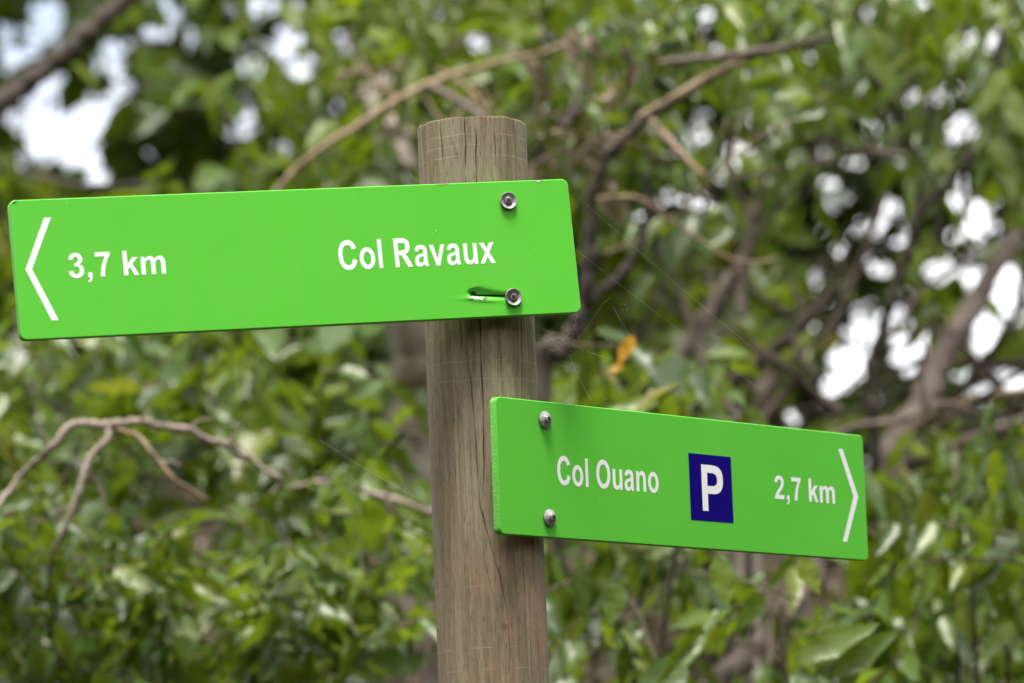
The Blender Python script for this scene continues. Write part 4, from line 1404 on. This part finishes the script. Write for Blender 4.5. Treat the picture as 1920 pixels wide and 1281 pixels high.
def far_tree(label, region, d0, d1, cover, L0, ratio, mats, trunk_px, w, bark, **kw):
    e = empty('forest_tree', ground_at(trunk_px[0][0], trunk_px[0][1], (d0 + d1) / 2))
    tag(e, label, 'tree', FG)
    woody('trunk', e, [(x, y, (d0 + d1) / 2) for x, y in trunk_px], w, bark, rooted=True, segs=10)
    crown(e, region, d0, d1, cover * 1.6, L0, ratio, 0.5, mats, 0, near=False, keep=0.02, per=(8, 14), **kw)
    high_crown(e, mats)
    return e


far_tree('far tree in the upper left, its crown full of bright sky gaps', (120, 170, 420, 330), 14, 19, 4.6, 0.16, 0.45, GREEN, [(330, 420), (330, 160), (250, 70), (200, -60)], [30, 26, 22, 16],
         M_BARK_BROWN, bright=0.15)
far_tree('far tree with a brown leaning limb showing above the middle of the upper board', (560, 170, 400, 330), 14, 19, 5.2, 0.16, 0.45, YG, [(470, 380), (420, 290), (365, 215), (330, 160), (250, 70), (180, 0)], [30, 28, 26, 24, 20, 18], M_BARK_BROWN)
far_tree('far tree seen through the leaves above the top of the post', (980, 200, 400, 360), 13, 18, 5.6, 0.15, 0.45, GREEN, [(1000, 500), (960, 250), (940, 60), (930, -80)], [40, 34, 28, 22], M_BARK_BROWN, bright=0.05)
far_tree('far dark tree between upper board and the sky gaps at the right', (1400, 260, 400, 340), 13, 18, 5.4, 0.15, 0.45, DARK, [(1500, 560), (1530, 213), (1543, 140), (1560, -60)], [40, 38, 34, 26], M_BARK_BROWN, bright=0.1)
far_tree('far yellow-green tree at the upper right edge', (1800, 280, 360, 360), 13, 18, 5.0, 0.15, 0.45, YG, [(1960, 600), (1950, 300), (1940, 0)], [40, 34, 26], M_BARK_BROWN)
far_tree('low far tree on the crest seen between the boards', (1350, 640, 380, 190), 12.5, 16, 3.6, 0.14, 0.45, YG, [(1380, 900), (1370, 700), (1350, 560)], [26, 22, 16], M_BARK_BROWN)
far_tree('low far tree on the crest beyond the lower board at the right edge', (1800, 720, 330, 180), 12.5, 16, 3.0, 0.14, 0.45, GREEN, [(1930, 900), (1935, 700), (1930, 560)], [26, 22, 16], M_BARK_BROWN)
far_tree('low far tree on the crest behind the left end of the upper board', (150, 620, 420, 180), 12, 15, 3.4, 0.14, 0.45, DARK, [(150, 800), (140, 600), (130, 450)], [26, 22, 16], M_BARK_BROWN, bright=0.1)
far_tree('low far tree on the crest left of the post below the upper board', (600, 620, 360, 180), 12, 15, 3.4, 0.14, 0.45, GREEN, [(640, 800), (630, 600), (620, 450)], [26, 22, 16], M_BARK_BROWN)

# growth on either side of the view
shrub('shrub', 'shrub beyond the right edge of the view, low on the bank', 'shrub', SG, (2250, 1080, 280, 280), 6.2, 8.0, 2.4, 0.11, 0.36, 0.7, GREEN, 0)
shrub('shrub', 'shrub beyond the left edge of the view, low on the bank', 'shrub', SG, (-330, 1080, 280, 280), 6.2, 8.0, 2.4, 0.11, 0.36, 0.7, GREEN, 0)
far_tree('tree up the slope beyond the right edge of the view', (2350, 420, 420, 480), 11, 14, 3.0, 0.16, 0.45, GREEN, [(2350, 800), (2350, 400), (2340, 0)], [50, 40, 30], M_BARK_BROWN)
far_tree('tree up the slope beyond the left edge of the view', (-480, 420, 380, 480), 11.5, 14.5, 3.0, 0.16, 0.45, DARK, [(-450, 800), (-450, 400), (-440, 0)], [50, 40, 30], M_BARK_BROWN)

# ------------------------------------------------------------------ leaf litter on the bank
n = 5200
lx, ly = rng.uniform(-3, 3, n), rng.uniform(5.2, 13.5, n)
lz = terrain(lx, ly) + 0.01
LO = np.stack([lx, ly, lz], -1)
LA = unit(np.stack([rng.normal(0, 1, n), rng.normal(0, 1, n), rng.normal(0.15, 0.3, n)], -1))
LN = np.array([0, -0.35, 1.0]) + rng.normal(0, 0.4, (n, 3))
LN = unit(LN - LA * np.sum(LA * LN, 1, keepdims=True))
LL = rng.uniform(0.05, 0.11, n)
o = link('leaf_litter', leaf_mass('leaf_litter', DEAD_T, LO, LA, LN, LL, LL * 0.45, rng.random(n), np.zeros(3)), None, M_BROWN[0])
tag(o, 'dry brown leaves lying on the bank under the shrubs', 'leaf litter', None, 'stuff')

# ------------------------------------------------------------------ unseen trees around the viewer, added to block low sky light
NG = 'unseen trees added to shade the scene'
for label, x, y in (('unseen tree added for shade, near side of the trail, far to the left', -4.4, -2.0), ('unseen tree added for shade behind the viewer, left one', -1.9, -3.8),
                    ('unseen tree added for shade behind the viewer, right one', 1.6, -4.0), ('unseen tree added for shade, near side of the trail, far to the right', 4.2, -2.4),
                    ('unseen tree added for shade to the right, level with the viewer', 5.2, 1.0), ('unseen tree added for shade to the left, level with the viewer', -5.2, 1.6),
                    ('unseen tree added for shade to the right of the signpost', 5.0, 4.4), ('unseen tree added for shade to the left of the signpost', -5.0, 5.0)):
    e = empty('shade_tree', (x, y, 0))
    tag(e, label, 'tree', NG)
    org = np.array([x, y, 0.0])
    V, Q = tube_arrays(catmull([org + [0, 0, -.1], org + [0.1, 0, 2.0], org + [-0.1, .1, 4.0], org + [0.1, 0, 6.2]], 6), np.linspace(0.14, 0.04, 19), 10, 0.06, 5)
    link('trunk', np_mesh('trunk', V - org, Q), e, M_BARK_BROWN)
    n = 4200
    q = unit(rng.normal(0, 1, (n, 3))) * (rng.random(n) ** 0.4)[:, None]
    O = org + np.array([0, 0, 3.3]) + q * np.array([2.2, 1.7, 3.3])
    A = unit(rng.normal(0, 1, (n, 3)) + [0, 0, -0.6])
    N = np.array([0, 0, 0.8]) + rng.normal(0, 0.5, (n, 3))
    N = unit(N - A * np.sum(N * A, 1, keepdims=True))
    L = rng.uniform(0.2, 0.34, n)
    fo = link('foliage', leaf_mass('foliage', FAR_T, O, A, N, L, L * 0.5, rng.random(n), org), e, GREEN[0])
    fo['kind'] = 'stuff'

# ------------------------------------------------------------------ cobweb between the boards
k = NT('spider_silk')
k.b.inputs['Base Color'].default_value = (0.75, 0.74, 0.66, 1)
k.b.inputs['Roughness'].default_value = 0.35
tcw = k.n('ShaderNodeTexCoord').outputs['Object']
k.l(k.ramp(k.noise(tcw, 60, 2), [(0.35, (0.45, 0.42, 0.3)), (0.6, (0.82, 0.82, 0.76))]), k.b.inputs['Base Color'])
M_SILK = k.m
web_root = at(1012, 640, 4.43)
web = empty('cobweb', web_root)
tag(web, 'thin tangled cobweb under the right end of the upper board beside the post', 'cobweb')


def thread(name, a, b, r, sag=0.004, wig=0.0):
    t = np.linspace(0, 1, 10)[:, None]
    P = np.asarray(a) * (1 - t) + np.asarray(b) * t
    P[:, 2] -= sag * 4 * (t[:, 0] * (1 - t[:, 0]))
    if wig:
        P[1:-1] += rng.normal(0, wig, (8, 3))
    return tube_arrays(P, r, 3)


tang = []
hub = (1062, 638)
for i in range(16):
    a = rng.uniform(0, 6.28)
    r0, r1 = abs(rng.normal(0, 24)), abs(rng.normal(0, 46))
    p = at(hub[0] + r0 * math.cos(a), hub[1] + 0.8 * r0 * math.sin(a), 4.43 + rng.normal(0, 0.01))
    a += rng.normal(0, 0.9)
    q = at(hub[0] + r1 * math.cos(a), hub[1] + 0.8 * r1 * math.sin(a), 4.43 + rng.normal(0, 0.012))
    tang.append(thread('t', p, q, rng.uniform(0.00002, 0.00004), 0.001, 0.0015))
for i in range(9):
    a = at(1006 + rng.normal(0, 2), 604 + rng.random() * 45, 4.42)
    b = at(1040 + rng.normal(0, 16), 640 + rng.normal(0, 16), 4.43)
    tang.append(thread('t', a, b, 0.00004, 0.001, 0.0004))
link('tangle', tubes_mesh('tangle', tang, web_root), web, M_SILK)['kind'] = 'stuff'
for (a, b) in (((1062, 640, 4.43), (1150, 672, 4.44)), ((1010, 600, 4.42), (1060, 665, 4.43)), ((1066, 352, 4.5), (1420, 660, 4.7)), ((1082, 470, 4.5), (1440, 740, 4.7)), ((1150, 575, 4.5), (1190, 640, 4.5)),
               ((1066, 664, 4.43), (1110, 752, 4.42)), ((1190, 640, 4.5), (1240, 768, 4.52)), ((1120, 610, 4.45), (1150, 645, 4.45))):
    V, Q = thread('t', at(*a), at(*b), 0.00006, 0.003)
    link('thread', np_mesh('thread', V - web_root, Q), web, M_SILK)
specks = []
for i in range(46):
    c = at(hub[0] + rng.normal(0, 18) if i < 34 else 1172 + rng.normal(0, 9), hub[1] + rng.normal(0, 16) if i < 34 else 575 + rng.normal(0, 9), 4.43)
    d_ = rng.normal(0, 1, 3)
    d_ /= np.linalg.norm(d_)
    specks.append(tube_arrays(np.array([c - d_ * 0.0008, c, c + d_ * 0.0008]), np.array([0.0001, 0.00028, 0.0001]), 4))
link('debris', tubes_mesh('debris', specks, web_root), web, simple('web_debris', (0.35, 0.28, 0.12), 0.8))['kind'] = 'stuff'
e2 = empty('spider_thread', at(806, 965, 4.40))
tag(e2, 'single fine spider thread slanting to the left side of the post', 'spider thread')
V, Q = thread('t', at(808, 948, 4.40), at(600, 825, 4.55), 0.00006, 0.002)
link('thread', np_mesh('thread', V - np.array(e2.location), Q), e2, M_SILK)
